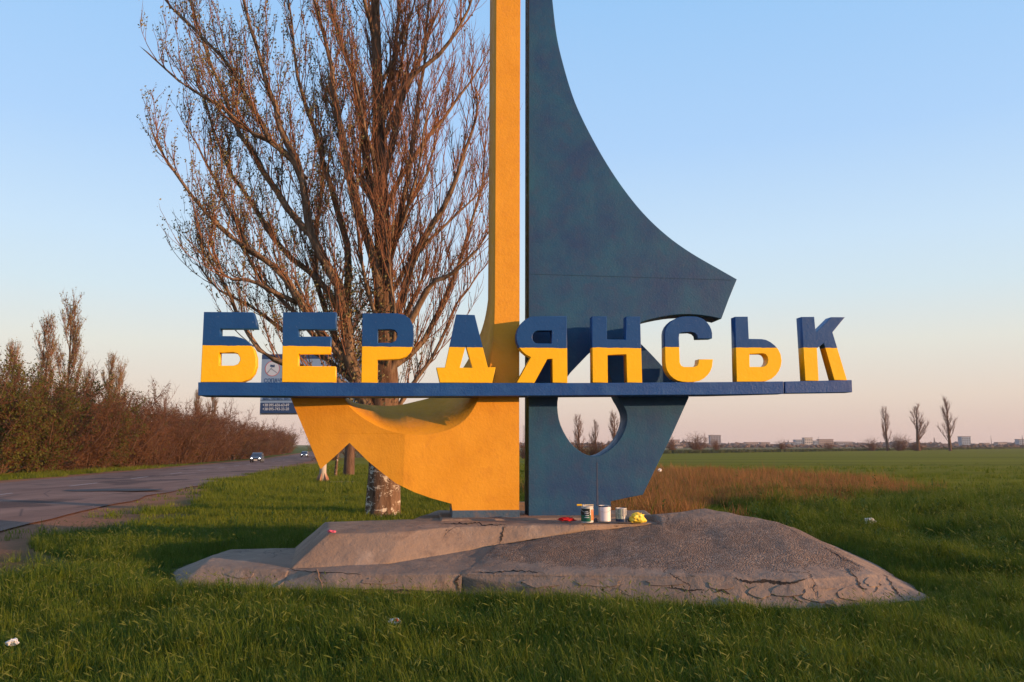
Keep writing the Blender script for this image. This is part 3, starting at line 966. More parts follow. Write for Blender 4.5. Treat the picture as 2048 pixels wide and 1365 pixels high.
# ------------------------------------------------------------------ the big poplar behind the stele
def big_poplar():
    rng = random.Random(11)
    TYD = 19.3
    base = atground(766, 1032)
    TYD = base.y
    root = empty('poplar_tree', base)
    tag(root, 'big half-bare poplar with limewashed trunk behind the letters Е, Р and Д', 'tree')
    loc = lambda px, py, dy: aty(px, py, TYD + dy) - base
    # trunk
    tr = Tubes()
    tpx = [(765, 1040), (765, 1022), (766, 985), (767, 940), (766, 880), (767, 800), (770, 700), (770, 620), (767, 530), (764, 450), (760, 350), (757, 250), (754, 120), (750, 0), (747, -150), (744, -330)]
    trad = [.46, .40, .365, .35, .33, .32, .27, .235, .20, .185, .165, .145, .12, .10, .07, .02]
    tp = [loc(x, y, 0) for x, y in tpx]
    tube = []
    n = 22
    vs, fs = [], []
    dense, dr = [], []
    for i in range(len(tp) - 1):
        for k in range(6):
            t = k / 6
            dense.append(tp[i].lerp(tp[i + 1], t))
            dr.append(trad[i] + (trad[i + 1] - trad[i]) * t)
    dense.append(tp[-1]); dr.append(trad[-1])
    for p, r in zip(dense, dr):
        for k in range(n):
            a = 2 * math.pi * k / n
            q = Vector((math.cos(a), math.sin(a), 0))
            w = 1 + .10 * mnoise.noise(Vector((q.x * 2.2, q.y * 2.2, p.z * .9))) + .07 * mnoise.noise(Vector((q.x * 5, q.y * 5, p.z * 1.5)))
            vs.append(p + q * r * w)
    for i in range(len(dense) - 1):
        for k in range(n):
            fs.append((i * n + k, i * n + (k + 1) % n, (i + 1) * n + (k + 1) % n, (i + 1) * n + k))
    meshobj('trunk', vs, fs, M_BARKW, root, True)
    limbs = []
    def limb(px, r0, r1, d0, d1):
        m = len(px)
        pts = [loc(x, y, d0 + (d1 - d0) * (i / (m - 1)) ** .8) for i, (x, y) in enumerate(px)]
        # smooth a bit
        pts = [Vector(q) for q in chaikin([tuple(q) for q in pts], 1)]
        pts = [q + Vector((rng.gauss(0, .02), rng.gauss(0, .04), 0)) for q in pts]
        limbs.append((pts, r0, r1))
    limb([(755, 850), (715, 770), (696, 700), (688, 620), (667, 553), (628, 485), (610, 422), (606, 338), (564, 263), (540, 197), (521, 117), (493, 30), (470, -80)], .165, .02, -.1, -1.2)
    limb([(700, 735), (660, 690), (601, 610), (563, 544), (502, 502), (442, 460), (395, 408), (334, 328), (303, 262)], .12, .012, -.2, -1.8)
    limb([(745, 800), (640, 745), (560, 728), (505, 690), (470, 610), (430, 540), (388, 470)], .10, .012, -.2, -1.2)
    limb([(608, 360), (575, 310), (540, 281), (493, 262), (456, 220), (395, 188), (348, 155), (278, 89)], .09, .01, -.7, -1.4)
    limb([(620, 470), (560, 400), (520, 330), (470, 250), (430, 150), (400, 60), (365, -40)], .09, .012, -.3, .8)
    limb([(540, 281), (500, 200), (455, 130), (390, 60), (330, 0), (300, -40)], .06, .01, -1.0, -.4)
    limb([(770, 625), (746, 507), (714, 422), (690, 291), (667, 197), (662, 117), (639, 47), (615, -60)], .13, .015, 0, -1.4)
    limb([(765, 470), (735, 340), (725, 240), (709, 155), (681, 84), (662, 20), (650, -80)], .11, .015, 0, .9)
    limb([(760, 300), (770, 200), (790, 110), (800, 0), (806, -120)], .09, .015, 0, 1.0)
    limb([(772, 690), (817, 553), (850, 469), (897, 399), (925, 328), (945, 250), (962, 170)], .11, .01, 0, -1.3)
    limb([(772, 760), (831, 624), (864, 563), (897, 553), (943, 516), (978, 460)], .10, .01, -.1, -1.0)
    limb([(775, 740), (838, 700), (880, 620), (905, 560), (938, 470), (962, 380), (972, 300)], .09, .01, .1, 1.2)
    limb([(765, 380), (790, 240), (812, 164), (864, 122), (911, 70), (945, 0), (960, -60)], .09, .01, 0, -1.2)
    limb([(767, 420), (817, 330), (873, 253), (929, 183), (976, 110)], .08, .01, 0, .9)
    limb([(690, 640), (640, 560), (560, 500), (500, 400), (450, 330), (420, 230), (395, 160)], .09, .01, -.1, 1.4)
    limb([(725, 800), (690, 720), (655, 640), (625, 540), (640, 420), (650, 330), (640, 230)], .10, .012, 0, 1.6)
    limb([(690, 620), (700, 520), (672, 400), (640, 300), (600, 180), (585, 80), (575, -40)], .10, .012, -.1, .5)
    limb([(768, 560), (800, 440), (820, 330), (836, 220), (850, 100), (862, -30)], .09, .012, 0, -.7)
    limb([(765, 900), (800, 800), (850, 740), (890, 660), (925, 590), (960, 540)], .07, .01, .1, .8)
    limb([(735, 790), (660, 720), (600, 690), (540, 640), (480, 600), (425, 575), (385, 520)], .08, .01, -.3, .9)
    limb([(650, 690), (600, 640), (565, 600), (520, 560), (495, 510), (470, 440)], .07, .01, -.4, .3)
    limb([(600, 608), (545, 585), (505, 560), (455, 560), (420, 510), (398, 470)], .06, .01, -.6, -1.6)
    limb([(500, 500), (470, 440), (440, 380), (400, 300), (370, 250)], .05, .01, -1.0, -.5)
    wood = Tubes()
    for pts, r0, r1 in limbs:
        wood.add(pts, taper(r0, r1, len(pts)), 8)
    # extra limbs that fill the crown's depth
    extra = []
    for i in range(22):
        t = rng.uniform(.36, .9)
        p, d = poly_at(tp, t)
        a = rng.uniform(0, 2 * math.pi)
        dd = Vector((math.cos(a) * .8, math.sin(a) * 1.0, 1.1))
        L = rng.uniform(2.2, 4.6)
        pts = grow(p, dd, L, 9, .10, .10, rng)
        extra.append((pts, .055, .008))
        wood.add(pts, taper(.06, .008, len(pts)), 6)
    allb = limbs + extra
    twigs = Tubes()
    lv = Leaves()
    for pts, r0, r1 in allb:
        L = sum((b - a).length for a, b in zip(pts, pts[1:]))
        m = int(L / .15)
        for i in range(m):
            t = rng.uniform(.12, .99)
            p, d = poly_at(pts, t)
            if p.z > 14.5: continue
            dd = rand_dir(rng, d, rng.uniform(.25, .85)) + UP * .45
            l2 = rng.uniform(.7, 2.5) * (1.15 - .5 * t)
            q2 = grow(p, dd, l2, 7, .16, .10, rng)
            twigs.add(q2, taper(.0125 * (1.3 - .5 * t), .0035, len(q2)), 4)
            leafy = sstep(.4, -2.2, p.x) if p.x > -2.2 else 1.0
            leafy = max(leafy * .9, sstep(4.2, 2.6, p.z) * .7, .08)
            for j in range(int(l2 / .15)):
                u = rng.uniform(.15, 1.0)
                p3, d3 = poly_at(q2, u)
                l3 = rng.uniform(.22, .75)
                q3 = grow(p3, rand_dir(rng, d3, rng.uniform(.3, .8)) + UP * .3, l3, 3, .2, .14, rng)
                twigs.add(q3, taper(.0065, .0035, 4), 3)
                if rng.random() < leafy:
                    for _ in range(rng.randint(3, 8)):
                        p4, _d = poly_at(q3, rng.uniform(.3, 1.0))
                        lv.add(p4 + Vector((rng.gauss(0, .025), rng.gauss(0, .025), rng.gauss(0, .025))), rng.uniform(.03, .062), rng)
    # epicormic tufts on the lower trunk
    for i in range(300):
        p, d = poly_at(tp, rng.uniform(.29, .50))
        a = rng.uniform(0, 2 * math.pi)
        q2 = grow(p + Vector((-rng.random() * 1.25 + .1, rng.uniform(-.5, .3), 0)), Vector((math.cos(a), math.sin(a), .9)), rng.uniform(.4, 1.1), 5, .15, .12, rng)
        twigs.add(q2, taper(.009, .004, len(q2)), 3)
        for _ in range(14):
            p4, _d = poly_at(q2, rng.uniform(.3, 1.0))
            lv.add(p4 + Vector((rng.gauss(0, .06), rng.gauss(0, .06), rng.gauss(0, .06))), rng.uniform(.04, .075), rng)
    cr = wood.build('limbs', M_BARK, root)
    twigs.build('twigs', M_TWIG, root)
    lv.build('leaves', M_BUD, root)
big_poplar()

# ------------------------------------------------------------------ tree prototypes
def proto_bush(seed, name, h, w, leaf, leafmat_, nst=11, nleaf=5, lsize=.10):
    rng = random.Random(seed)
    root = empty(name)
    stems, tw, lv = Tubes(), Tubes(), Leaves()
    for i in range(nst):
        a = rng.uniform(0, 2 * math.pi)
        tilt = rng.uniform(.05, .8)
        d = Vector((math.cos(a) * tilt, math.sin(a) * tilt, 1))
        L = h * rng.uniform(.62, .98)
        pts = grow(Vector((math.cos(a) * .3, math.sin(a) * .3, -.1)), d, L, 8, .05, .10, rng)
        stems.add(pts, taper(.075, .014, len(pts)), 5)
        for j in range(17):
            t = rng.random() ** 1.25 * .98
            p, dd = poly_at(pts, t)
            l2 = rng.uniform(.9, 2.2) * w / 5.0 * 1.15
            q2 = grow(p, rand_dir(rng, dd, rng.uniform(.5, 1.35)), l2, 5, .07, .16, rng)
            tw.add(q2, taper(.024, .009, 6), 3)
            for k in range(11):
                p3, d3 = poly_at(q2, rng.uniform(.15, 1.0))
                q3 = grow(p3, rand_dir(rng, d3, rng.uniform(.4, 1.1)), rng.uniform(.35, .95), 3, .08, .2, rng)
                tw.add(q3, taper(.013, .006, 4), 3)
                if rng.random() < leaf:
                    for _ in range(nleaf):
                        p4, _d = poly_at(q3, rng.uniform(.2, 1.0))
                        lv.add(p4 + Vector((rng.gauss(0, .08), rng.gauss(0, .08), rng.gauss(0, .08))), lsize * rng.uniform(.6, 1.3), rng)
    stems.build('trunk', M_BARKD, root)
    c = tw.build('crown', M_TWIGB, root)
    if lv.f: lv.build('leaves', leafmat_, c)
    return root

def proto_poplar(seed, name, h, spread, leaf, tm=None, thick=1.0, nl=26, lsize=.09):
    rng = random.Random(seed)
    root = empty(name)
    st, tw, lv = Tubes(), Tubes(), Leaves()
    tp = grow(Vector((0, 0, -.1)), Vector((0, 0, 1)), h, 12, .3, .03, rng)
    st.add(tp, taper(h * .017 * thick, .01, len(tp)), 8)
    for i in range(nl):
        t = .13 + .80 * (i / nl) + rng.uniform(-.02, .02)
        p, d = poly_at(tp, t)
        a = rng.uniform(0, 2 * math.pi)
        k = (1 - t) ** .55
        L = h * .34 * k * rng.uniform(.7, 1.15) + .4
        pts = grow(p, Vector((math.cos(a) * spread, math.sin(a) * spread, .75)), L, 7, .17, .07, rng)
        st.add(pts, taper(.05 * thick * (1.1 - t) + .01, .008, len(pts)), 5)
        for j in range(int(6 + L * 4.5)):
            p2, d2 = poly_at(pts, rng.uniform(.1, 1))
            q2 = grow(p2, rand_dir(rng, d2, rng.uniform(.25, .7)) + UP * .3, rng.uniform(.5, 1.5) * (h / 12), 4, .18, .09, rng)
            tw.add(q2, taper(.016 * thick, .006, 5), 3)
            for m in range(4):
                p3, d3 = poly_at(q2, rng.uniform(.2, 1))
                q3 = grow(p3, rand_dir(rng, d3, .5) + UP * .3, rng.uniform(.25, .6) * (h / 12), 2, .1, .1, rng)
                tw.add(q3, taper(.010 * thick, .005, 3), 3)
                if rng.random() < leaf:
                    for _ in range(3):
                        p4, _d = poly_at(q3, rng.uniform(.2, 1))
                        lv.add(p4 + Vector((rng.gauss(0, .05), rng.gauss(0, .05), rng.gauss(0, .05))), lsize * rng.uniform(.6, 1.3), rng)
    st.build('trunk', M_BARK if tm is None else tm, root)
    c = tw.build('crown', M_TWIG if tm is None else M_TWIGF, root)
    if lv.f: lv.build('leaves', M_BUD, c)
    return root

USED = set()
def place(proto, x, y, s, rz, label, cat, group, z=None, sz=None, tilt=0.0):
    if proto.name in USED: o = copy_tree(proto)
    else:
        o = proto
        USED.add(proto.name)
    o.location = (x, y, base_z(y) if z is None else z)
    o.rotation_euler = (tilt, tilt * .6, rz)
    o.scale = (s, s, sz if sz else s)
    tag(o, label, cat, group)
    return o

ORD = ['first', 'second', 'third', 'fourth', 'fifth', 'sixth', 'seventh', 'eighth', 'ninth', 'tenth', 'eleventh', 'twelfth', 'thirteenth', 'fourteenth', 'fifteenth', 'sixteenth', 'seventeenth', 'eighteenth', 'nineteenth', 'twentieth', 'twenty-first', 'twenty-second', 'twenty-third', 'twenty-fourth', 'twenty-fifth', 'twenty-sixth', 'twenty-seventh', 'twenty-eighth'] + ['%s' % w for w in ('twenty-ninth', 'thirtieth', 'thirty-first', 'thirty-second', 'thirty-third', 'thirty-fourth', 'thirty-fifth', 'thirty-sixth', 'thirty-seventh', 'thirty-eighth', 'thirty-ninth', 'fortieth', 'forty-first', 'forty-second', 'forty-third', 'forty-fourth', 'forty-fifth', 'forty-sixth', 'forty-seventh', 'forty-eighth', 'forty-ninth', 'fiftieth')]

bush_rust = [proto_bush(101, 'roadside_bush', 7.0, 5.0, .40, M_LEAFB), proto_bush(102, 'roadside_bush', 7.2, 5.4, .35, M_LEAFB, 13), proto_bush(103, 'roadside_bush', 6.8, 5.0, .25, M_LEAFO, 12)]
bush_green = [proto_bush(104, 'budding_bush', 7.0, 5.2, .75, M_LEAFO, 11, 7, .11)]
pop = [proto_poplar(201, 'hedge_poplar', 12.5, .34, .75), proto_poplar(202, 'hedge_poplar', 12.0, .25, .75)]

hedge = []
hr = random.Random(5)
def hedge_x(y): return road_left(y) - 4.6
y = 43.0
front_row = []
while y < 280:
    front_row.append(y)
    y += 2.2 + y * .03
items = []
for i, y in enumerate(front_row):
    kind = 'g' if i in (1, 2, 3, 7) else 'r'
    items.append((hedge_x(y) - hr.uniform(0, 1.2), y, .95 + .10 * min(1, y / 110) + hr.uniform(-.08, .08), kind))
y = 46.0
while y < 170:
    items.append((hedge_x(y) - 5.5 - hr.uniform(0, 1.5), y, 1.12 + hr.uniform(-.08, .1), hr.choice('rrg')))
    y += 5.0 + y * .05
items.sort(key=lambda q: q[0] / q[1])
cnt = {'r': 0, 'g': 0}
for i, (x, y, s, kind) in enumerate(items):
    pr = hr.choice(bush_rust) if kind == 'r' else bush_green[0]
    px = 1024 + FPX * x / y
    k = cnt[kind]
    cnt[kind] += 1
    if kind == 'r': lab = 'bare russet roadside bush, %s such from the left along the hedge' % ORD[min(k, 49)]
    else: lab = 'greening bush in the roadside hedge, %s green one from the left' % ORD[min(k, 49)]
    place(pr, x, y, s, hr.uniform(0, 6.28), lab, 'bush', 'bushes in the hedge along the far side of the road')
for px, Y, top, k, lab in ((132, 66, 610, 0, 'tallest slender poplar standing out of the roadside hedge'), (88, 62, 648, 1, 'slender poplar just left of the tallest one in the hedge'), (226, 88, 722, 1, 'twin-topped slender poplar above the middle of the hedge'), (240, 89, 735, 0, 'thin poplar close beside the twin-topped one in the hedge'), (12, 54, 700, 1, 'slender poplar at the left edge of the photograph'), (172, 76, 745, 0, 'short slender poplar between the tallest one and the twin-topped one'), (395, 150, 790, 1, 'distant slender poplar left of the letter Б, low above the hedge'), (425, 165, 770, 0, 'far poplar rising above the hedge under the letter shelf')):
    x = xat(px, Y)
    H = (890 - top) / FPX * Y + CAMZ - base_z(Y)
    s = H / (12.5 if k == 0 else 12.0)
    place(pop[k], x, Y, max(.75, s), hr.uniform(0, 6.28), lab, 'tree', 'poplars in the roadside hedge', sz=s)
# trees on the near side of the road, far along
for i, (px, Y, s) in enumerate(((648, 125, .85), (668, 140, .8), (700, 150, .85), (735, 165, .9), (770, 180, .9), (655, 160, 1.0))):
    place(bush_rust[i % 3], xat(px, Y), Y, s, i * 1.3, 'dark bare bush far off behind the yellow fluke, %s from its left edge' % ORD[i], 'bush', 'bushes far off behind the yellow fluke')
# dark trunk and sapling framed by the notch of the fluke
b = atground(697, 954)
place(proto_poplar(203, 'poplar_tree', 10.0, .5, .2, M_BARKD, 2.0, 20), b.x, b.y, 1.0, .4, 'thick dark-trunked tree framed by the notch in the yellow fluke', 'tree', None)
b = atground(671, 956)
rngs = random.Random(3)
root = empty('sapling', b)
tag(root, 'thin limewashed sapling left of the dark trunk under the fluke notch', 'sapling')
t_ = Tubes()
tp_ = grow(Vector((0, 0, -.05)), Vector((.02, 0, 1)), 3.2, 8, .3, .05, rngs)
t_.add(tp_, taper(.10, .02, 9), 7)
t_.build('trunk', M_BARKW, root)
t2 = Tubes()
for i in range(16):
    p_, d_ = poly_at(tp_, rngs.uniform(.35, 1))
    q_ = grow(p_, rand_dir(rngs, d_, .6), rngs.uniform(.5, 1.2), 4, .15, .1, rngs)
    t2.add(q_, taper(.02, .005, 5), 3)
t2.build('crown', M_TWIG, root)

# field trees on the right and seen through the sail's opening
fp = [proto_poplar(301, 'field_poplar', 21, .44, 0, M_BARKD, 1.8, 24), proto_poplar(302, 'field_poplar', 21, .62, 0, M_BARKD, 1.8, 22), proto_poplar(303, 'field_poplar', 22, .46, 0, M_BARKD, 1.8, 24)]
FB = [proto_bush(111, 'field_bush', 6.0, 5.4, 0, None, 14), proto_bush(112, 'field_bush', 5.6, 5.6, 0, None, 14)]
for px, top, base_y, k, lab in ((1769, 818, 903, 0, 'leftmost of three tall bare poplars standing in the green field'), (1830, 813, 903, 1, 'middle one of three tall bare poplars in the green field'), (1893, 801, 901, 2, 'rightmost and tallest of three bare poplars in the green field')):
    Y = 363.0
    H = (890 - top) / FPX * Y + CAMZ - base_z(Y)
    s = H / (22 if k == 2 else 21)
    place(fp[k], xat(px, Y), Y, s * (1.45 if k == 1 else 1.15), k * 1.9, lab, 'tree', 'three bare poplars in the field', sz=s)
for i, (px, Y, H, W, lab) in enumerate(((1740, 360, 5.5, 7, 'low bare bush at the foot of the leftmost field poplar'), (1792, 362, 7.0, 8, 'round reddish bush between the left and middle field poplars'), (1825, 364, 4.2, 9, 'low spreading bush around the middle field poplar'),
        (1393, 300, 6.6, 9, 'large bare bush left of the tall tower block'), (1340, 285, 5.0, 5, 'small dark bush just right of the blue sail'), (1428, 305, 4.6, 5, 'greenish bush in front of the tall tower block'), (1562, 340, 4.6, 6, 'lone bush at the field edge right of the tower block'), (1652, 355, 4.0, 5, 'small bush at the field edge below the white buildings'))):
    h0 = 6.0 if i % 2 == 0 else 5.6
    place(FB[i % 2], xat(px, Y), Y, W / 6.2, i * 2.1, lab, 'bush', 'bushes along the far edge of the green field', sz=H / h0)
for i, (px, Y, top, k, lab) in enumerate(((1158, 190, 833, 0, 'bare poplar at the left in the teardrop opening of the sail'), (1232, 195, 828, 2, 'bare poplar at the right rim of the teardrop opening'), (1190, 170, 843, 1, 'thin straggly tree in the middle of the teardrop opening'))):
    H = (890 - top) / FPX * Y + CAMZ - base_z(Y)
    s = H / (22 if k == 2 else 21)
    place(fp[k], xat(px, Y), Y, s * (1.4 if k != 1 else 1.1), i * 2.4 + .5, lab, 'tree', 'trees seen through the teardrop opening', sz=s)
for i, (px, Y, H) in enumerate(((1140, 120, 2.8), (1160, 118, 2.6), (1182, 122, 3.0), (1204, 119, 2.7), (1228, 121, 2.9), (1250, 125, 2.8), (1046, 160, 3.0))):
    lab = ('russet scrub in the teardrop opening, %s from its left rim' % ORD[i]) if i < 6 else 'scrub seen through the slot between mast and sail'
    place(FB[i % 2], xat(px, Y), Y, .5, i * 1.7, lab, 'bush', 'scrub seen through the teardrop opening', sz=H / 5.8)

# ------------------------------------------------------------------ far town
M_WALLP = plain('pinkish_wall', (0.31, 0.24, 0.215), 0.9, .1, .05)
M_WALLG = plain('grey_wall', (0.24, 0.235, 0.26), 0.9, .1, .05)
M_WALLW = plain('white_wall', (0.46, 0.42, 0.39), 0.9, .08, .05)
M_WALLB = plain('blue_grey_wall', (0.22, 0.27, 0.34), 0.9, .1, .05)
M_ROOF = plain('dark_roof', (0.13, 0.10, 0.10), 0.9, .2, .1)
M_WIN = plain('dark_window', (0.05, 0.055, 0.07), 0.3, .1)
TD = 1150.0
def building(px0, px1, top, wall, label, Y=TD, rows=3, cols=4, base_py=891.5, roofh=.8, winr=True):
    x0, x1 = xat(px0, Y), xat(px1, Y)
    zb = -1.04
    H = (890 - top) / FPX * Y + CAMZ - zb
    w = x1 - x0
    root = empty('town_building', ((x0 + x1) / 2, Y, zb))
    tag(root, label, 'building', 'buildings of the far town')
    dpt = max(10.0, w * .45)
    box('wall', -w / 2, w / 2, 0, dpt, -.5, H, wall, root)
    box('roof', -w / 2 - .3, w / 2 + .3, -.3, dpt + .3, H + .01, H + roofh, M_ROOF, root)
    if winr:
        for c in range(cols):
            for r in range(rows):
                cx = -w / 2 + w * (c + .5) / cols
                cz = H * (r + .62) / (rows + .3)
                box('window', cx - w / cols * .26, cx + w / cols * .26, -.12, -.02, cz - H / rows * .22, cz + H / rows * .22, M_WIN, root)
    return root
building(1418, 1439, 872, M_WALLG, 'tall grey tower block on the skyline right of the sail', rows=5, cols=4)
building(1341, 1357, 881, M_WALLP, 'pinkish house just right of the sail on the skyline', rows=2, cols=3)
building(1488, 1513, 886, M_WALLP, 'long low pinkish building right of the tower block', rows=2, cols=6)
building(1518, 1536, 886, M_WALLP, 'short pinkish building at the end of the long low one', rows=2, cols=4)
building(1571, 1586, 886, M_WALLB, 'low blue-grey building left of the white one', rows=2, cols=3)
building(1587, 1601, 881, M_WALLB, 'blue-grey block left of the white building', rows=3, cols=3)
building(1605, 1621, 877, M_WALLW, 'white building with stepped top in the middle of the skyline', rows=3, cols=4)
building(1623, 1632, 883, M_WALLB, 'narrow blue-grey block right of the white building', rows=2, cols=2)
building(1634, 1662, 880, M_WALLP, 'wide pale block right of the white building on the skyline', rows=3, cols=7)
building(1668, 1700, 885, M_WALLG, 'low grey building left of the field poplars', rows=2, cols=7)
building(1917, 1935, 874.5, M_WALLB, 'blue-grey block right of the rightmost field poplar', rows=4, cols=4)
building(1989, 2006, 886, M_WALLP, 'low pinkish house near the right end of the skyline', rows=1, cols=3)
building(2031, 2060, 880, M_WALLB, 'pale blue block at the right edge of the photograph', rows=3, cols=6)
building(1351, 1363, 893.5, M_WALLW, 'small white shed at the field edge right of the sail', Y=640, rows=1, cols=3)
building(1872, 1886, 889.2, M_WALLW, 'small white shed between the middle and right field poplars', Y=900, rows=1, cols=3)
building(1960, 1972, 887.5, M_WALLP, 'small pink house right of the blue-grey block', rows=1, cols=2)
# slender masts and chimneys
M_MAST = plain('dark_steel', (0.10, 0.09, 0.10), 0.6)
def far_mast(px, top, r, label, Y=TD, name='mast', cat='mast'):
    bm = bmesh.new()
    H = (890 - top) / FPX * Y + CAMZ + 1.04
    lathebm(bm, [(r * 1.6, -.5), (r * 1.3, H * .4), (r * .8, H * .8), (r * .5, H)], n=8)
    o = bmobj(name, bm, M_MAST)
    o.location = (xat(px, Y), Y - 20, -1.04)
    tag(o, label, cat, 'masts and chimneys of the far town')
far_mast(1563, 881, .9, 'dark chimney above the lone bush at the field edge', name='chimney', cat='chimney')
far_mast(1848, 876, .9, 'short tower on the skyline right of the middle field poplar')
far_mast(1959, 872, .35, 'thin mast right of the blue-grey block')
far_mast(2020, 872, .5, 'mast near the right end of the skyline')
far_mast(1622, 873, .3, 'thin mast beside the white building')
def lattice_mast(px, top, Y, label):
    H = (890 - top) / FPX * Y + CAMZ + 1.04
    root = empty('lattice_mast', (xat(px, Y), Y, -1.04))
    tag(root, label, 'mast')
    t = Tubes()
    for k in range(3):
        a = 2 * math.pi * k / 3
        t.add([Vector((1.1 * math.cos(a), 1.1 * math.sin(a), -.5)), Vector((.9 * math.cos(a), .9 * math.sin(a), H))], [.14, .12], 4)
    for j in range(16):
        for k in range(3):
            a, b_ = 2 * math.pi * k / 3, 2 * math.pi * (k + 1) / 3
            z0, z1 = H * j / 16, H * (j + 1) / 16
            t.add([Vector((math.cos(a), math.sin(a), z0)), Vector((math.cos(b_), math.sin(b_), z1))], [.07, .07], 3)
    t.build('lattice', M_MAST, root)
lattice_mast(1047, 852, 900, 'red-grey lattice mast seen through the slot between mast and sail')

# distant woods round the town: one mass of small crowns
def far_woods():
    rng = random.Random(77)
    vs, fs = [], []
    bm = bmesh.new()
    bmesh.ops.create_icosphere(bm, subdivisions=1, radius=1)
    iv = [v.co.copy() for v in bm.verts]
    bm.verts.index_update()
    ifc = [[v.index for v in f.verts] for f in bm.faces]
    bm.free()
    def lump(x, y, r, h):
        k = len(vs)
        for q in iv:
            s = 1 + .35 * rng.uniform(-1, 1)
            vs.append((x + q.x * r * s, y + q.y * r * s, -1.2 + max(0, q.z * .55 + .5) * h * s))
        for f in ifc: fs.append([k + a for a in f])
    for i in range(1500):
        Y = rng.uniform(1190, 1500)
        px = rng.uniform(980, 2350)
        hmax = 5.0 + 3.2 * mnoise.noise(Vector((px * .012, 0, 0))) + 1.5 * mnoise.noise(Vector((px * .05, 3, 0)))
        lump(xat(px, Y), Y, rng.uniform(2.5, 5.5), max(2.5, hmax * rng.uniform(.6, 1.25)))
    for i in range(900):
        px = rng.uniform(1000, 2350)
        Y = rng.uniform(700, 1120)
        lump(xat(px, Y), Y, rng.uniform(1.5, 4.0), rng.uniform(1.2, 3.4))
    return tag(meshobj('far_woods', vs, fs, plain('far_wood_foliage', (0.115, 0.08, 0.065), .95, .45, .06, .05)), 'brownish woods and shrubs around the far town on the skyline', 'woods', kind='stuff')
far_woods()
# dark rank grass along the far edge of the field
def edge_grass():
    rng = random.Random(8)
    lv = Leaves()
    vs, fs = [], []
    for i in range(9000):
        t = rng.random() ** 1.3
        Y0 = 215 + t * 560
        x = (Y0 - 203) / 1.071 + rng.gauss(0, 1.0)
        y = Y0 + rng.gauss(0, 2.0)
        h = rng.uniform(.5, 1.3)
        w = rng.uniform(.4, 1.2)
        k = len(vs)
        dx, dy = rng.gauss(0, .2), rng.gauss(0, .2)
        vs += [(x - w / 2, y, -1.06), (x + w / 2, y + rng.uniform(-.4, .4), -1.06), (x + dx, y + dy, -1.06 + h)]
        fs.append((k, k + 1, k + 2))
    tag(meshobj('rank_grass', vs, fs, leafmat('dark_rank_grass', (.03, .042, .014), (.055, .06, .02), .05, .1)), 'dark strip of rank grass along the far edge of the green field', 'grass', kind='stuff')
edge_grass()

# ------------------------------------------------------------------ paint pots and litter on the plinth
M_TIN = plain('bare_tin', (0.45, 0.44, 0.42), 0.35, .15, 20, .5)
M_GREENL = plain('green_label', (0.012, 0.10, 0.06), 0.4, .3, 30)
M_BLACKL = plain('black_label', (0.02, 0.025, 0.022), 0.4, .3, 30)
M_ORANGEL = plain('orange_label', (0.50, 0.16, 0.05), 0.45, .3, 30)
M_WHITEL = plain('white_label', (0.66, 0.64, 0.66), 0.45, .06, 10)
M_DKPAINT = plain('dark_wet_paint', (0.012, 0.03, 0.075), 0.3, .2, 10)
M_PALEGRN = plain('pale_green_label', (0.36, 0.40, 0.30), 0.5, .15, 14)
M_BRISTLE = plain('yellow_paint_on_brush', (0.78, 0.46, 0.02), 0.5, .2, 30)
M_WOODL = plain('pale_wood', (0.62, 0.50, 0.33), 0.6, .15, 20)
M_YBAG = plain('yellow_plastic', (0.80, 0.55, 0.05), 0.35, .12, 20, .4)
M_RED = plain('red_cloth', (0.45, 0.012, 0.012), 0.7, .3, 20)
M_PINK = plain('pink_wrapper', (0.55, 0.09, 0.14), 0.5, .3, 20)
M_PAPER = plain('white_paper', (0.72, 0.70, 0.68), 0.7, .08, 12)
M_STICK = plain('dry_stick', (0.22, 0.13, 0.08), 0.85, .25, 12)
PZ = 0.622

def ring_wall(name, r0, r1, z0, z1, a0, a1, m, parent, n=28):
    """a band of sheet wrapped round a pot between two angles"""
    bm = bmesh.new()
    rows = []
    for k in range(n + 1):
        a = a0 + (a1 - a0) * k / n
        c, s_ = math.cos(a), math.sin(a)
        rows.append([bm.verts.new((r0 * c, r0 * s_, z0)), bm.verts.new((r1 * c, r1 * s_, z1))])
    for p_, q_ in zip(rows, rows[1:]): bm.faces.new((p_[0], q_[0], q_[1], p_[1]))
    return bmobj(name, bm, m, parent, True)

def paint_can(px, py, wpx, hpx, label, r_top=1.0):
    p = atz(px, py, PZ)
    sc = p.y / FPX * .985
    r, h = wpx / 2 * sc, hpx * sc
    root = empty('paint_can', p)
    tag(root, label, 'paint can')
    bm = bmesh.new()
    rt = r * r_top
    lathebm(bm, [(r * .96, 0), (r, .006), (r * .985, .012), (rt * .985, h - .014), (rt * 1.02, h - .008), (rt * 1.02, h), (rt * .94, h), (rt * .90, h - .012), (rt * .90, h - .05)], n=32)
    bmobj('body', bm, M_TIN, root, False)
    bm = bmesh.new()
    lathebm(bm, [(rt * .89, h - .055), (rt * .89, h - .045)], n=24)
    bmobj('paint', bm, M_DKPAINT, root)
    t = Tubes()
    hp = []
    for k in range(13):
        a = math.pi * k / 12
        hp.append(Vector((rt * 1.03 * math.cos(a), -rt * .98 * math.sin(a) - .004, h * .86 - .05 * math.sin(a) * (1 if h > .15 else .5))))
    t.add(hp, [.0022] * 13, 4)
    t.build('handle', M_TIN, root)
    return root, r, rt, h, p

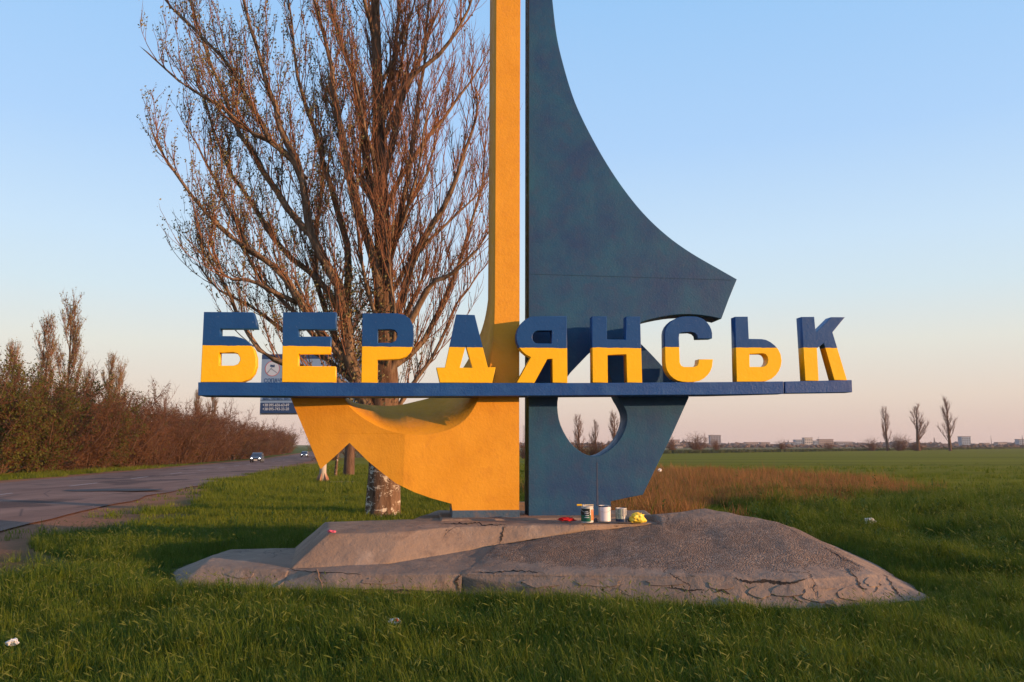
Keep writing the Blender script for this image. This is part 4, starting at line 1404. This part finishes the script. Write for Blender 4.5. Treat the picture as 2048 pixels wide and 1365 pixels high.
root, r, rt, h, p = paint_can(1174.5, 1045, 25, 32, 'green and black paint can with an orange side and a brush laid across')
ring_wall('label', r * 1.004, r * 1.004, .014, h * .46, math.pi * 1.0, math.pi * 1.68, M_GREENL, root)
ring_wall('label', r * 1.004, r * 1.004, h * .46, h * .86, math.pi * 1.0, math.pi * 1.62, M_BLACKL, root)
ring_wall('label', r * 1.004, r * 1.004, h * .14, h * .80, math.pi * 1.68, math.pi * 2.05, M_ORANGEL, root)
for i, z in enumerate((.30, .42, .54, .66)):
    ring_wall('print_line', r * 1.008, r * 1.008, h * z, h * (z + .035), math.pi * (1.34 + .03 * (i % 2)), math.pi * (1.58 - .02 * i), M_WHITEL, root, 8)
# brush lying across its rim
br = empty('paint_brush', (p.x, p.y, p.z + h + .012), 0)
tag(br, 'flat paint brush with yellow bristles lying on the green can', 'paint brush')
bm = bmesh.new(); boxbm(bm, -.135, -.06, -.022, .022, -.010, .010)
bmesh.ops.bevel(bm, geom=bm.edges[:], offset=.006, segments=2, affect='EDGES')
bmobj('bristles', bm, M_BRISTLE, br)
box('ferrule', -.06, -.035, -.020, .020, -.008, .008, M_TIN, br, .002)
bm = bmesh.new(); boxbm(bm, -.035, .085, -.010, .010, -.007, .007)
bmesh.ops.bevel(bm, geom=bm.edges[:], offset=.005, segments=2, affect='EDGES')
bmobj('handle', bm, M_WOODL, br)

root, r, rt, h, p2 = paint_can(1209.5, 1043, 25, 31, 'white-labelled paint can with dark paint round its rim')
ring_wall('label', r * 1.004, r * 1.004, .012, h * .92, math.pi * 1.22, math.pi * 1.86, M_WHITEL, root)
ring_wall('paint_spill', r * 1.007, r * 1.007, .0, h * .98, math.pi * 1.86, math.pi * 2.1, M_DKPAINT, root)
ring_wall('rim_paint', rt * 1.03, rt * 1.03, h * .93, h * 1.005, 0, 2 * math.pi, M_DKPAINT, root)
root, r, rt, h, p3 = paint_can(1242.5, 1043, 22, 26, 'small dented can with pale green label and dark paint runs', 1.0)
ring_wall('label', r * 1.004, r * 1.004, .010, h * .9, math.pi * 1.0, math.pi * 1.55, M_PALEGRN, root)
crng = random.Random(4)
for k in range(9):
    a = math.pi * (1.05 + .09 * k) + crng.uniform(-.06, .06)
    zl = h * crng.uniform(.0, .5)
    ring_wall('paint_run', r * 1.010, r * 1.010, zl, h, a, a + crng.uniform(.05, .12), M_DKPAINT, root, 3)
ring_wall('rim_paint', r * 1.012, r * 1.012, 0, h * .2, math.pi * 1.0, math.pi * 1.9, M_DKPAINT, root)

def crumple(name, loc, sx, sy, sz, m, label, cat, seed, sub=3, amp=.45):
    bm = bmesh.new()
    bmesh.ops.create_icosphere(bm, subdivisions=sub, radius=1)
    for v_ in bm.verts:
        q = v_.co.copy()
        k = 1 + amp * mnoise.noise(q * 2.1 + Vector((seed, 0, 0))) + amp * .5 * mnoise.noise(q * 5.0 + Vector((seed, 3, 0)))
        q *= k
        v_.co = (q.x * sx, q.y * sy, max(0.0, q.z + .75) * sz * .57)
    o = bmobj(name, bm, m)
    o.location = loc
    tag(o, label, cat)
    return o
p = atz(1275, 1046, .605)
bag = crumple('plastic_bag', p, .10, .08, .12, M_YBAG, 'crumpled yellow plastic bag right of the paint cans', 'bag', 2)
bm = bmesh.new()
for (x0, x1) in ((-.02, .01), (.03, .055)):
    v0 = [bm.verts.new(c) for c in ((x0, 0, .07), (x1, .01, .07), ((x0 + x1) / 2 + .01, -.01, .135))]
    bm.faces.new(v0)
bmobj('bag_handles', bm, M_YBAG, bag)
crumple('red_rag', atz(1133, 1043, PZ - .01), .105, .05, .05, M_RED, 'flattened red rag left of the paint cans', 'rag', 5)
crumple('dark_stone', atz(1191, 1044.5, PZ - .01), .032, .03, .05, plain('slate', (.08, .085, .10), .6), 'small dark stone between the green and white cans', 'stone', 6, 2)
crumple('dark_clod', atz(1262, 1044, .60), .04, .03, .06, M_DKPAINT, 'dark clod touching the yellow bag', 'clod', 9, 2)
crumple('candy_wrapper', atz(663, 1066, .555), .05, .035, .035, M_PINK, 'small pink wrapper on the corner of the upper plinth block', 'wrapper', 7, 2, .6)
def litter_z(px, py):
    q = atground(px, py)
    return Vector((q.x, q.y, ground_z(q.x, q.y)))
q = litter_z(22, 1318)
crumple('crumpled_paper', q + Vector((0, 0, .10)), .04, .035, .045, M_PAPER, 'crumpled white paper in the grass at the lower left', 'paper', 12, 3, .6)
q = litter_z(790, 1274)
w = crumple('crushed_wrapper', q + Vector((0, 0, .09)), .05, .035, .045, M_PAPER, 'crushed white wrapper with a red patch in the foreground grass', 'wrapper', 13, 3, .6)
bm = bmesh.new(); bmesh.ops.create_icosphere(bm, subdivisions=2, radius=.022)
o = bmobj('red_print', bm, plain('red_print', (.50, .06, .03), .5), w); o.location = (.010, -.017, .034); o.scale = (1, .8, .8)
q = litter_z(1741, 1066)
crumple('crumpled_paper', q + Vector((0, 0, .20)), .09, .07, .10, M_PAPER, 'white scrap of paper in the rough grass right of the plinth', 'paper', 14, 3, .6)
q = litter_z(1320, 966)
crumple('crumpled_paper', q + Vector((0, 0, .45)), .10, .08, .16, M_PAPER, 'white scrap caught in the dry grass right of the sail', 'paper', 15, 2, .5)
# stick leaning on the step
t = Tubes()
a_, b_ = P(634, 1140, .20) + Vector((0, -.02, 0)), P(648, 1184, .03) + Vector((0, -.03, 0))
pts = [a_.lerp(b_, k / 5) + Vector((.008 * math.sin(k * 2.3), 0, .004)) for k in range(6)]
t.add(pts, taper(.012, .009, 6), 6)
tag(t.build('stick', M_STICK), 'thin bent stick leaning against the lower plinth step', 'stick')

# ------------------------------------------------------------------ billboard
M_BBG = plain('pale_blue_board', (0.22, 0.32, 0.47), 0.5, .05, .6)
M_BBD = plain('navy_board', (0.028, 0.060, 0.15), 0.5, .08, 1)
M_NAVYT = plain('navy_lettering', (0.03, 0.07, 0.17), 0.5, .05)
M_PALET = plain('pale_lettering', (0.48, 0.54, 0.62), 0.5, .05)
M_REDP = plain('red_ring', (0.45, 0.12, 0.13), 0.5, .05)
M_POLE = plain('galvanised_pole', (0.55, 0.50, 0.47), 0.5, .15, 3)
M_RUST = plain('rusty_gusset', (0.38, 0.19, 0.12), 0.8, .3, 4)
pb = atground(645, 968)
BD = pb.y
bb = empty('billboard', pb, math.radians(-5))
tag(bb, 'roadside billboard with pale blue board and navy foot behind the letters Б and Е', 'billboard')
mpp = BD / FPX * .99                       # metres per photo pixel at the board
bz = lambda py: (890 - py) * mpp + CAMZ - pb.z
bx = lambda px: (px - 645) * mpp
x0, x1 = bx(515), bx(775)
zb, zt = bz(827), bz(708)
bm = bmesh.new()
lathebm(bm, [(.155, -.1), (.155, zb), (.12, zt - .2)], n=16)
bmobj('pole', bm, M_POLE, bb, True)
for k in range(6):
    a = 2 * math.pi * k / 6 + .4
    c_, s_ = math.cos(a), math.sin(a)
    n_ = Vector((-s_, c_, 0)) * .012
    pr = [Vector((.12 * c_, .12 * s_, 0)), Vector((.36 * c_, .36 * s_, 0)), Vector((.36 * c_, .36 * s_, .05)), Vector((.12 * c_, .12 * s_, .55))]
    vs = [q + n_ for q in pr] + [q - n_ for q in pr]
    meshobj('gusset', vs, [(0, 1, 2, 3), (7, 6, 5, 4), (0, 4, 5, 1), (1, 5, 6, 2), (2, 6, 7, 3)], M_RUST, bb)
zd = bz(806)
box('board', x0, x1, -.25, -.13, zd, zt - .22, M_BBG, bb)
box('board_foot', x0, x1, -.25, -.13, zb, zd - .003, M_BBD, bb)
box('board_head', x0, x1, -.25, -.13, zt - .217, zt, M_BBD, bb)
box('frame', x0 - .05, x1 + .05, -.125, .0, zb - .06, zt + .04, M_POLE, bb)
box('rule', x0, x1, -.262, -.251, zd + .10, zd + .125, M_NAVYT, bb)
def sign_text(body, px0, px1, pyc, hpx, m, name='lettering'):
    cu = bpy.data.curves.new(name, 'FONT')
    cu.body = body
    cu.align_x = 'LEFT'
    cu.extrude = .004
    cu.offset = .004
    tmp = bpy.data.objects.new(name + '_tmp', cu)
    COL.objects.link(tmp)
    dg = bpy.context.evaluated_depsgraph_get()
    me = bpy.data.meshes.new_from_object(tmp.evaluated_get(dg))
    bpy.data.objects.remove(tmp)
    co = [v_.co.copy() for v_ in me.vertices]
    xa, xb = min(c.x for c in co), max(c.x for c in co)
    ya, yb = min(c.y for c in co), max(c.y for c in co)
    W, Hh = (px1 - px0) * mpp, hpx * mpp
    for v_, c in zip(me.vertices, co):
        v_.co = (bx(px0) + (c.x - xa) / (xb - xa) * W, -.256 - c.z, bz(pyc) - Hh / 2 + (c.y - ya) / (yb - ya) * Hh)
    me.materials.clear()
    me.materials.append(m)
    link(bpy.data.objects.new(name, me), bb)
sign_text('+38 095-656-63-69', 520.5, 575, 810.5, 5.6, M_PALET)
sign_text('+38 095-743-33-20', 520.5, 575, 818.5, 5.6, M_PALET)
sign_text('МАСТИЛЬНІ МАТЕРІАЛИ', 521, 604, 797.5, 6.0, M_NAVYT)
sign_text('СОПАЧУК', 522, 569, 761.0, 8.5, M_NAVYT)
# round emblem: pale disc, red ring, grey strokes
ecx, ecz, er = bx(538), bz(737), 15.5 * mpp
def flat_ring(name, r0, r1, yy, m, n=40):
    vs, fs = [], []
    for k in range(n):
        a = 2 * math.pi * k / n
        vs += [(ecx + r0 * math.cos(a), yy, ecz + r0 * math.sin(a)), (ecx + r1 * math.cos(a), yy, ecz + r1 * math.sin(a))]
    for k in range(n):
        j = (k + 1) % n
        fs.append((2 * k, 2 * k + 1, 2 * j + 1, 2 * j))
    meshobj(name, vs, fs, m, bb)
flat_ring('emblem_disc', 0.0005, er * .93, -.254, M_PALET)
flat_ring('emblem_ring', er * .92, er, -.256, M_REDP)
def stroke(xa, za, xb, zb_, w, m):
    d = Vector((xb - xa, 0, zb_ - za)).normalized()
    n_ = Vector((-d.z, 0, d.x)) * w
    A, B = Vector((ecx + xa * er, -.258, ecz + za * er)), Vector((ecx + xb * er, -.258, ecz + zb_ * er))
    meshobj('emblem_stroke', [A + n_, B + n_, B - n_, A - n_], [(0, 1, 2, 3)], m, bb)
M_GREYS = plain('grey_strokes', (.20, .24, .30), .5, .05)
stroke(-.68, -.6, .25, .55, .018, M_GREYS)
stroke(-.15, -.02, .62, -.55, .018, M_GREYS)
stroke(-.3, .4, .3, .3, .05, M_NAVYT)
# flat concrete cover beside the pole
q = atground(682, 968)
o = box('concrete_cover', -.62, .62, -.35, .35, -.05, .10, M_CONC, None, .02)
o.location = q
tag(o, 'flat concrete slab in the grass beside the billboard pole', 'slab')

# ------------------------------------------------------------------ cars on the road
M_CARP = plain('dark_car_paint', (0.045, 0.055, 0.075), 0.25, .1, 2, .5)
M_CARP2 = plain('grey_car_paint', (0.10, 0.10, 0.11), 0.25, .1, 2, .5)
M_GLASS = plain('car_glass', (0.03, 0.045, 0.07), 0.08, .1, 2, .6)
M_TYRE = plain('tyre_rubber', (0.02, 0.02, 0.02), 0.85, .1)
M_RIM = plain('wheel_rim', (0.40, 0.40, 0.42), 0.35, .1, 5, .5)
M_PLATEW = plain('number_plate', (0.60, 0.58, 0.55), 0.5, .05)
M_TRIM = plain('black_trim', (0.02, 0.02, 0.022), 0.5, .1)
M_LAMP = emis('lit_headlamp', (1.0, 0.93, 0.82), 10.0)
def car(px, py, label, m, rz, W=1.58):
    p = atground(px, py)
    root = empty('car', (p.x, p.y, p.z + .07), rz)
    root.scale = (.86,) * 3
    tag(root, label, 'car', 'cars coming along the road')
    # side profile, front at -y
    prof = [(-1.95, .28), (-1.97, .52), (-1.90, .66), (-1.10, .88), (-.95, .90), (-.35, 1.36), (.05, 1.43), (1.05, 1.41), (1.55, 1.20), (1.85, .92), (1.92, .60), (1.90, .28)]
    bm = bmesh.new()
    cols = []
    for xx, inset in ((-W / 2, 0), (-W / 2 + .08, .02), (W / 2 - .08, .02), (W / 2, 0)):
        edge = abs(xx) > W / 2 - .04
        row = []
        for (y_, z_) in prof:
            k = 1.0
            xr = xx * (1 - .16 * sstep(.85, 1.45, z_))
            yy = y_ * (.975 if edge else 1)
            row.append(bm.verts.new((xr, yy, z_ - (.02 if edge and z_ > .6 else 0))))
        cols.append(row)
    for a_, b_ in zip(cols, cols[1:]):
        for k in range(len(prof) - 1): bm.faces.new((a_[k], a_[k + 1], b_[k + 1], b_[k]))
        bm.faces.new((a_[-1], a_[0], b_[0], b_[-1]))
    bm.faces.new(cols[0]); bm.faces.new(list(reversed(cols[-1])))
    bmesh.ops.recalc_face_normals(bm, faces=bm.faces[:])
    body = bmobj('body', bm, m, root)
    w2 = W / 2
    meshobj('windscreen', [(-w2 * .86, -.955, .935), (w2 * .86, -.955, .935), (w2 * .76, -.395, 1.355), (-w2 * .76, -.395, 1.355)], [(0, 1, 2, 3)], M_GLASS, root)
    for s_ in (-1, 1):
        meshobj('side_window', [(s_ * (w2 * .985 + .005), -.72, .94), (s_ * (w2 * .985 + .005), 1.35, .96), (s_ * (w2 * .86 + .006), 1.1, 1.33), (s_ * (w2 * .86 + .006), -.28, 1.33)], [(0, 1, 2, 3)], M_GLASS, root)
        box('mirror', s_ * w2 - (.16 if s_ < 0 else 0), s_ * w2 + (.16 if s_ > 0 else 0), -.72, -.64, .93, 1.03, M_TRIM, root, .02)
        bm = bmesh.new()
        bmesh.ops.create_uvsphere(bm, u_segments=14, v_segments=8, radius=.09)
        hl = bmobj('headlight', bm, M_LAMP, root, True)
        hl.location = (s_ * w2 * .70, -1.90, .60)
        hl.scale = (1.15, .5, .85)
        for yy in (-1.22, 1.22):
            bm = bmesh.new()
            lathebm(bm, [(.20, -.09), (.30, -.085), (.31, -.05), (.31, .05), (.30, .085), (.20, .09)], n=20)
            bmesh.ops.rotate(bm, verts=bm.verts[:], cent=(0, 0, 0), matrix=Matrix.Rotation(math.pi / 2, 3, 'Y'))
            wh = bmobj('wheel', bm, M_TYRE, root)
            wh.location = (s_ * (w2 - .07), yy, .31)
            bm = bmesh.new()
            lathebm(bm, [(.19, -.094), (.19, .094)], n=16)
            bmesh.ops.rotate(bm, verts=bm.verts[:], cent=(0, 0, 0), matrix=Matrix.Rotation(math.pi / 2, 3, 'Y'))
            bmobj('rim', bm, M_RIM, wh)
    box('bumper', -w2 * .97, w2 * .97, -2.03, -1.93, .30, .46, M_TRIM, root, .03)
    box('grille', -w2 * .42, w2 * .42, -1.985, -1.95, .54, .66, M_TRIM, root, .01)
    box('number_plate', -.26, .26, -2.05, -2.035, .33, .44, M_PLATEW, root)
car(514, 926.5, 'dark oncoming car with both headlights lit on the road', M_CARP, math.radians(10.5))
car(609, 915.5, 'far car with a lit headlight, half hidden by the yellow fluke', M_CARP2, math.radians(10.5))

# ------------------------------------------------------------------ grass
def in_poly(x, y, poly):
    c = False
    j = len(poly) - 1
    for i in range(len(poly)):
        xi, yi = poly[i]
        xj, yj = poly[j]
        if (yi > y) != (yj > y) and x < (xj - xi) * (y - yi) / (yj - yi) + xi: c = not c
        j = i
    return c
foot = [(q.x, q.y) for q in (P(350, 1178, 0), P(556, 1181, 0), P(666, 1187, 0), P(922, 1189, 0), P(1400, 1219, 0), P(1621, 1225, 0), P(1811, 1219, 0), P(1876, 1212, 0), P(1780, 1147, 0), P(1686, 1102, 0))] + [(4.5, 13.5), (2.2, 13.8), (-1.4, 13.1), (-3.1, 12.0), (-4.2, 11.9), (-4.35, 10.9)]

def foot_dist(x, y):
    d = 9.0
    for (ax, ay), (bx_, by_) in zip(foot, foot[1:] + foot[:1]):
        vx, vy = bx_ - ax, by_ - ay
        t = max(0, min(1, ((x - ax) * vx + (y - ay) * vy) / (vx * vx + vy * vy)))
        d = min(d, math.hypot(x - ax - vx * t, y - ay - vy * t))
    return d

def blade(vs, fs, mi, x, y, h, w, az, lean, curl, rng, m, seg=3, z0=-.02):
    k = len(vs)
    dx, dy = math.cos(az), math.sin(az)
    sx, sy = -dy, dx
    px_, py_, pz_ = x, y, z0
    ang = lean
    st = h / seg
    for i in range(seg + 1):
        t = i / seg
        ww = w * (1 - t ** 1.6) * .5
        if i < seg: vs += [(px_ - sx * ww, py_ - sy * ww, pz_), (px_ + sx * ww, py_ + sy * ww, pz_)]
        else: vs.append((px_, py_, pz_))
        px_ += dx * st * math.sin(ang)
        py_ += dy * st * math.sin(ang)
        pz_ += st * math.cos(ang)
        ang += curl / seg
    for i in range(seg - 1):
        fs.append((k + 2 * i, k + 2 * i + 1, k + 2 * i + 3, k + 2 * i + 2)); mi.append(m)
    e = k + 2 * (seg - 1)
    fs.append((e, e + 1, e + 2)); mi.append(m)

def seedhead(vs, fs, mi, x, y, h, az, lean, rng, m):
    # thin stalk with a drooping spike
    blade(vs, fs, mi, x, y, h, .004, az, lean, .35, rng, 0, 3)
    dx, dy = math.cos(az), math.sin(az)
    ex, ey, ez = x, y, -.02
    ang, st = lean, h / 3
    for i in range(3):
        ex += dx * st * math.sin(ang); ey += dy * st * math.sin(ang); ez += st * math.cos(ang); ang += .35 / 3
    k = len(vs)
    L, w = rng.uniform(.04, .07), .0055
    a2 = ang + .5
    tx, ty, tz = ex + dx * L * math.sin(a2), ey + dy * L * math.sin(a2), ez + L * math.cos(a2)
    mx_, my_, mz_ = (ex + tx) / 2, (ey + ty) / 2, (ez + tz) / 2
    sx, sy = -dy * w, dx * w
    vs += [(ex, ey, ez), (mx_ + sx, my_ + sy, mz_), (mx_ - sx, my_ - sy, mz_), (mx_, my_, mz_ + w), (tx, ty, tz)]
    for f in ((0, 1, 3), (0, 3, 2), (1, 4, 3), (3, 4, 2), (0, 2, 1), (1, 2, 4)):
        fs.append(tuple(k + q for q in f)); mi.append(m)

def clump_col(name, count, seed, fn, mats):
    c = bpy.data.collections.new(name)
    for i in range(count):
        rng = random.Random(seed + i)
        vs, fs, mi = [], [], []
        fn(vs, fs, mi, rng, i)
        me = bpy.data.meshes.new(name)
        me.from_pydata(vs, [], fs)
        for m in mats: me.materials.append(m)
        me.polygons.foreach_set('material_index', mi)
        me.update()
        c.objects.link(bpy.data.objects.new('%s_%02d' % (name, i), me))
    return c

def lush(vs, fs, mi, rng, i):
    wind = rng.gauss(.3, .5)
    for k in range(30):
        a = rng.uniform(0, 6.28)
        r = .10 * math.sqrt(rng.random())
        blade(vs, fs, mi, r * math.cos(a), r * math.sin(a), rng.uniform(.10, .25), rng.uniform(.0045, .0085), rng.gauss(wind, 1.2), rng.uniform(.05, .45), rng.uniform(.3, 1.3), rng, 0 if rng.random() > .10 else 1, 3)
    if i % 2 == 0:
        for k in range(1 + i % 3 // 2):
            a = rng.uniform(0, 6.28)
            r = .09 * math.sqrt(rng.random())
            seedhead(vs, fs, mi, r * math.cos(a), r * math.sin(a), rng.uniform(.18, .27), rng.gauss(wind, .7), rng.uniform(.1, .4), rng, 1)
def short(vs, fs, mi, rng, i):
    for k in range(24):
        a = rng.uniform(0, 6.28)
        r = .13 * math.sqrt(rng.random())
        blade(vs, fs, mi, r * math.cos(a), r * math.sin(a), rng.uniform(.06, .14), rng.uniform(.008, .013), rng.uniform(0, 6.28), rng.uniform(.05, .5), rng.uniform(.3, 1.0), rng, 0 if rng.random() > .12 else 1, 2)
def dry(vs, fs, mi, rng, i):
    for k in range(26):
        a = rng.uniform(0, 6.28)
        r = .20 * math.sqrt(rng.random())
        blade(vs, fs, mi, r * math.cos(a), r * math.sin(a), rng.uniform(.35, .75), rng.uniform(.008, .014), rng.uniform(0, 6.28), rng.uniform(.02, .25), rng.uniform(.1, .5), rng, 0 if rng.random() > .1 else 1, 2)
def weed(vs, fs, mi, rng, i):
    for k in range(9):
        a = rng.uniform(0, 6.28)
        ln = rng.uniform(.08, .20)
        blade(vs, fs, mi, .02 * math.cos(a), .02 * math.sin(a), ln, rng.uniform(.03, .05), a, rng.uniform(.3, .9), rng.uniform(.2, .8), rng, 0, 3)
    for k in range(2):
        a = rng.uniform(0, 6.28)
        bx0, by0 = .04 * math.cos(a), .04 * math.sin(a)
        blade(vs, fs, mi, bx0, by0, .24, .006, a, 0.0, .02, rng, 0, 2)
        for j in range(9):
            blade(vs, fs, mi, bx0, by0, .05, .02, rng.uniform(0, 6.28), .9, .5, rng, 0, 2, .04 + .02 * j)

C_LUSH = clump_col('lush_clump', 8, 500, lush, [M_GRASS, M_GRASST])
C_SHORT = clump_col('short_clump', 6, 600, short, [M_GRASSF, M_GRASST])
C_DRY = clump_col('dry_clump', 5, 700, dry, [M_DRY, M_GRASS])
C_WEED = clump_col('weed_clump', 5, 800, weed, [M_WEED])

def scatter_group():
    ng = bpy.data.node_groups.new('scatter_clumps', 'GeometryNodeTree')
    ng.interface.new_socket('Geometry', in_out='INPUT', socket_type='NodeSocketGeometry')
    ng.interface.new_socket('Clumps', in_out='INPUT', socket_type='NodeSocketCollection')
    ng.interface.new_socket('Geometry', in_out='OUTPUT', socket_type='NodeSocketGeometry')
    gi, go = ng.nodes.new('NodeGroupInput'), ng.nodes.new('NodeGroupOutput')
    iop = ng.nodes.new('GeometryNodeInstanceOnPoints')
    ci = ng.nodes.new('GeometryNodeCollectionInfo')
    ci.inputs['Separate Children'].default_value = True
    ci.inputs['Reset Children'].default_value = True
    iop.inputs['Pick Instance'].default_value = True
    def attr(nm, ty):
        a = ng.nodes.new('GeometryNodeInputNamedAttribute')
        a.data_type = ty
        a.inputs['Name'].default_value = nm
        return a.outputs['Attribute']
    ng.links.new(gi.outputs[0], iop.inputs['Points'])
    ng.links.new(gi.outputs[1], ci.inputs['Collection'])
    ng.links.new(ci.outputs[0], iop.inputs['Instance'])
    ng.links.new(attr('pick', 'INT'), iop.inputs['Instance Index'])
    e2r = ng.nodes.new('FunctionNodeEulerToRotation')
    ng.links.new(attr('turn', 'FLOAT_VECTOR'), e2r.inputs[0])
    ng.links.new(e2r.outputs[0], iop.inputs['Rotation'])
    ng.links.new(attr('size', 'FLOAT_VECTOR'), iop.inputs['Scale'])
    ng.links.new(iop.outputs[0], go.inputs[0])
    return ng
SCATTER = scatter_group()
def scatter(name, pts, coll, label, cat):
    me = bpy.data.meshes.new(name)
    me.from_pydata([p_[0] for p_ in pts], [], [])
    n = len(pts)
    a = me.attributes.new('size', 'FLOAT_VECTOR', 'POINT')
    a.data.foreach_set('vector', [c for p_ in pts for c in p_[1]])
    a = me.attributes.new('turn', 'FLOAT_VECTOR', 'POINT')
    a.data.foreach_set('vector', [c for p_ in pts for c in p_[2]])
    a = me.attributes.new('pick', 'INT', 'POINT')
    a.data.foreach_set('value', [p_[3] for p_ in pts])
    o = link(bpy.data.objects.new(name, me))
    md = o.modifiers.new('clumps', 'NODES')
    md.node_group = SCATTER
    for it in SCATTER.interface.items_tree:
        if it.item_type == 'SOCKET' and it.in_out == 'INPUT' and it.socket_type == 'NodeSocketCollection':
            md[it.identifier] = coll
    tag(o, label, cat, kind='stuff')
    return o

grng = random.Random(99)
def nz(x, y, s, o): return mnoise.noise(Vector((x * s, y * s, o)))
def dryness(x, y):
    """the russet dry patch right of the plinth, a wedge thinning out to the right"""
    r = x / max(y, 1) + nz(x, y, .15, 8) * .05
    yy = y + nz(x, y, .3, 2) * 3 + nz(x, y, .08, 5) * 6
    y0 = 14.0 + max(0, r) * 22
    y1 = 60 - max(0, r - .15) * 92
    return sstep(y0, y0 + 3, yy) * (1 - sstep(y1 - 6, y1 + 3, yy)) * sstep(.02, .08, r) * (1 - sstep(.45, .55, r))
lush_p, short_p, dry_p, weed_p = [], [], [], []
def band(y0, y1, dens, sc, margin):
    area = 0
    wmax = .70 * y1 + margin
    N = int(dens * (y1 - y0) * 2 * wmax)
    for _ in range(N):
        y = y0 + (y1 - y0) * grng.random()
        x = grng.uniform(-wmax, wmax)
        if abs(x) > .66 * y + margin: continue
        if x < road_right(y) + 1.7 * (1 - sstep(20, 40, y)) + .5 + nz(x, y, .4, 1) * 1.9:
            d_ = x - road_right(y)
            if d_ < -9.0:
                if not (-9.4 - 4.5 < d_ < -11.0 + nz(x, y, .3, 7)): continue
            elif d_ < .2 or grng.random() > .02 + .35 * max(0, nz(x, y, .5, 12) - .12): continue
        if y < 14.2 and in_poly(x, y, foot): continue
        if y > 45 and grng.random() < sstep(45, 105, y + nz(x, y, .05, 3) * 14): continue
        if x > 2 and dryness(x, y) < .15 and grng.random() < .86 * sstep(20, 34, y + nz(x, y, .12, 3) * 9): continue
        z = ground_z(x, y)
        patch = nz(x, y, .5, 4) * .5 + nz(x, y, 1.6, 6) * .5
        s = sc * (1 + .75 * patch) * grng.uniform(.7, 1.3)
        if y < 14: s *= .55 + .45 * sstep(.0, .8, foot_dist(x, y))
        rot = (grng.gauss(0, .08), grng.gauss(0, .08), grng.uniform(0, 6.28))
        dr = dryness(x, y)
        if grng.random() < dr * .72:
            dry_p.append(((x, y, z), (s * .75, s * .75, s * .40), rot, grng.randrange(5)))
            if grng.random() > .6: continue
        rough = sstep(4.2, 6.5, x) * sstep(8, 12, y) * (1 - sstep(22, 32, y))
        if grng.random() < .14 * rough + (.004 if foot_dist(x, y) > .5 else 0):
            weed_p.append(((x, y, z), (s * .9,) * 3, rot, grng.randrange(5)))
        hz = 1.0 + rough * (.15 + 1.1 * patch)
        if y < 15 or rough > .5:
            rot2 = (rot[0], rot[1], grng.gauss(2.6, 1.4))
            lush_p.append(((x, y, z), (s, s, s * hz), rot2, grng.randrange(8)))
        else:
            short_p.append(((x, y, z), (s * 1.1, s * 1.1, s * (1.0 - .5 * sstep(40, 90, y))), rot, grng.randrange(6)))
band(4.6, 9, 190, .95, 1.5)
band(9, 15, 120, 1.05, 2.0)
band(15, 28, 48, 1.35, 2.5)
band(28, 52, 14, 2.0, 4)
band(52, 110, 3.2, 3.0, 6)
scatter('meadow_grass', lush_p, C_LUSH, 'lush green grass with pale seed heads around the plinth', 'grass')
scatter('short_grass', short_p, C_SHORT, 'short green grass of the verge and field behind the plinth', 'grass')
scatter('dry_grass', dry_p, C_DRY, 'tall russet dry grass right of the sail', 'grass')
scatter('weeds', weed_p, C_WEED, 'low broad-leaved weeds among the grass right of the plinth', 'weeds')
print('clumps', len(lush_p), len(short_p), len(dry_p), len(weed_p))

# ------------------------------------------------------------------ evening haze
hm = bpy.data.materials.new('evening_haze')
hm.use_nodes = True
ht = hm.node_tree
ht.nodes.clear()
hv = ht.nodes.new('ShaderNodeVolumePrincipled')
hv.inputs['Color'].default_value = (.92, .88, .92, 1)
hv.inputs['Density'].default_value = 0.00012
hv.inputs['Anisotropy'].default_value = 0.0
hout = ht.nodes.new('ShaderNodeOutputMaterial')
ht.links.new(hv.outputs[0], hout.inputs['Volume'])
hz = box('haze', -1700, 1700, -120, 1700, -2.6, 26, hm)
tag(hz, 'thin evening haze over the fields and the far town', 'haze', kind='stuff')
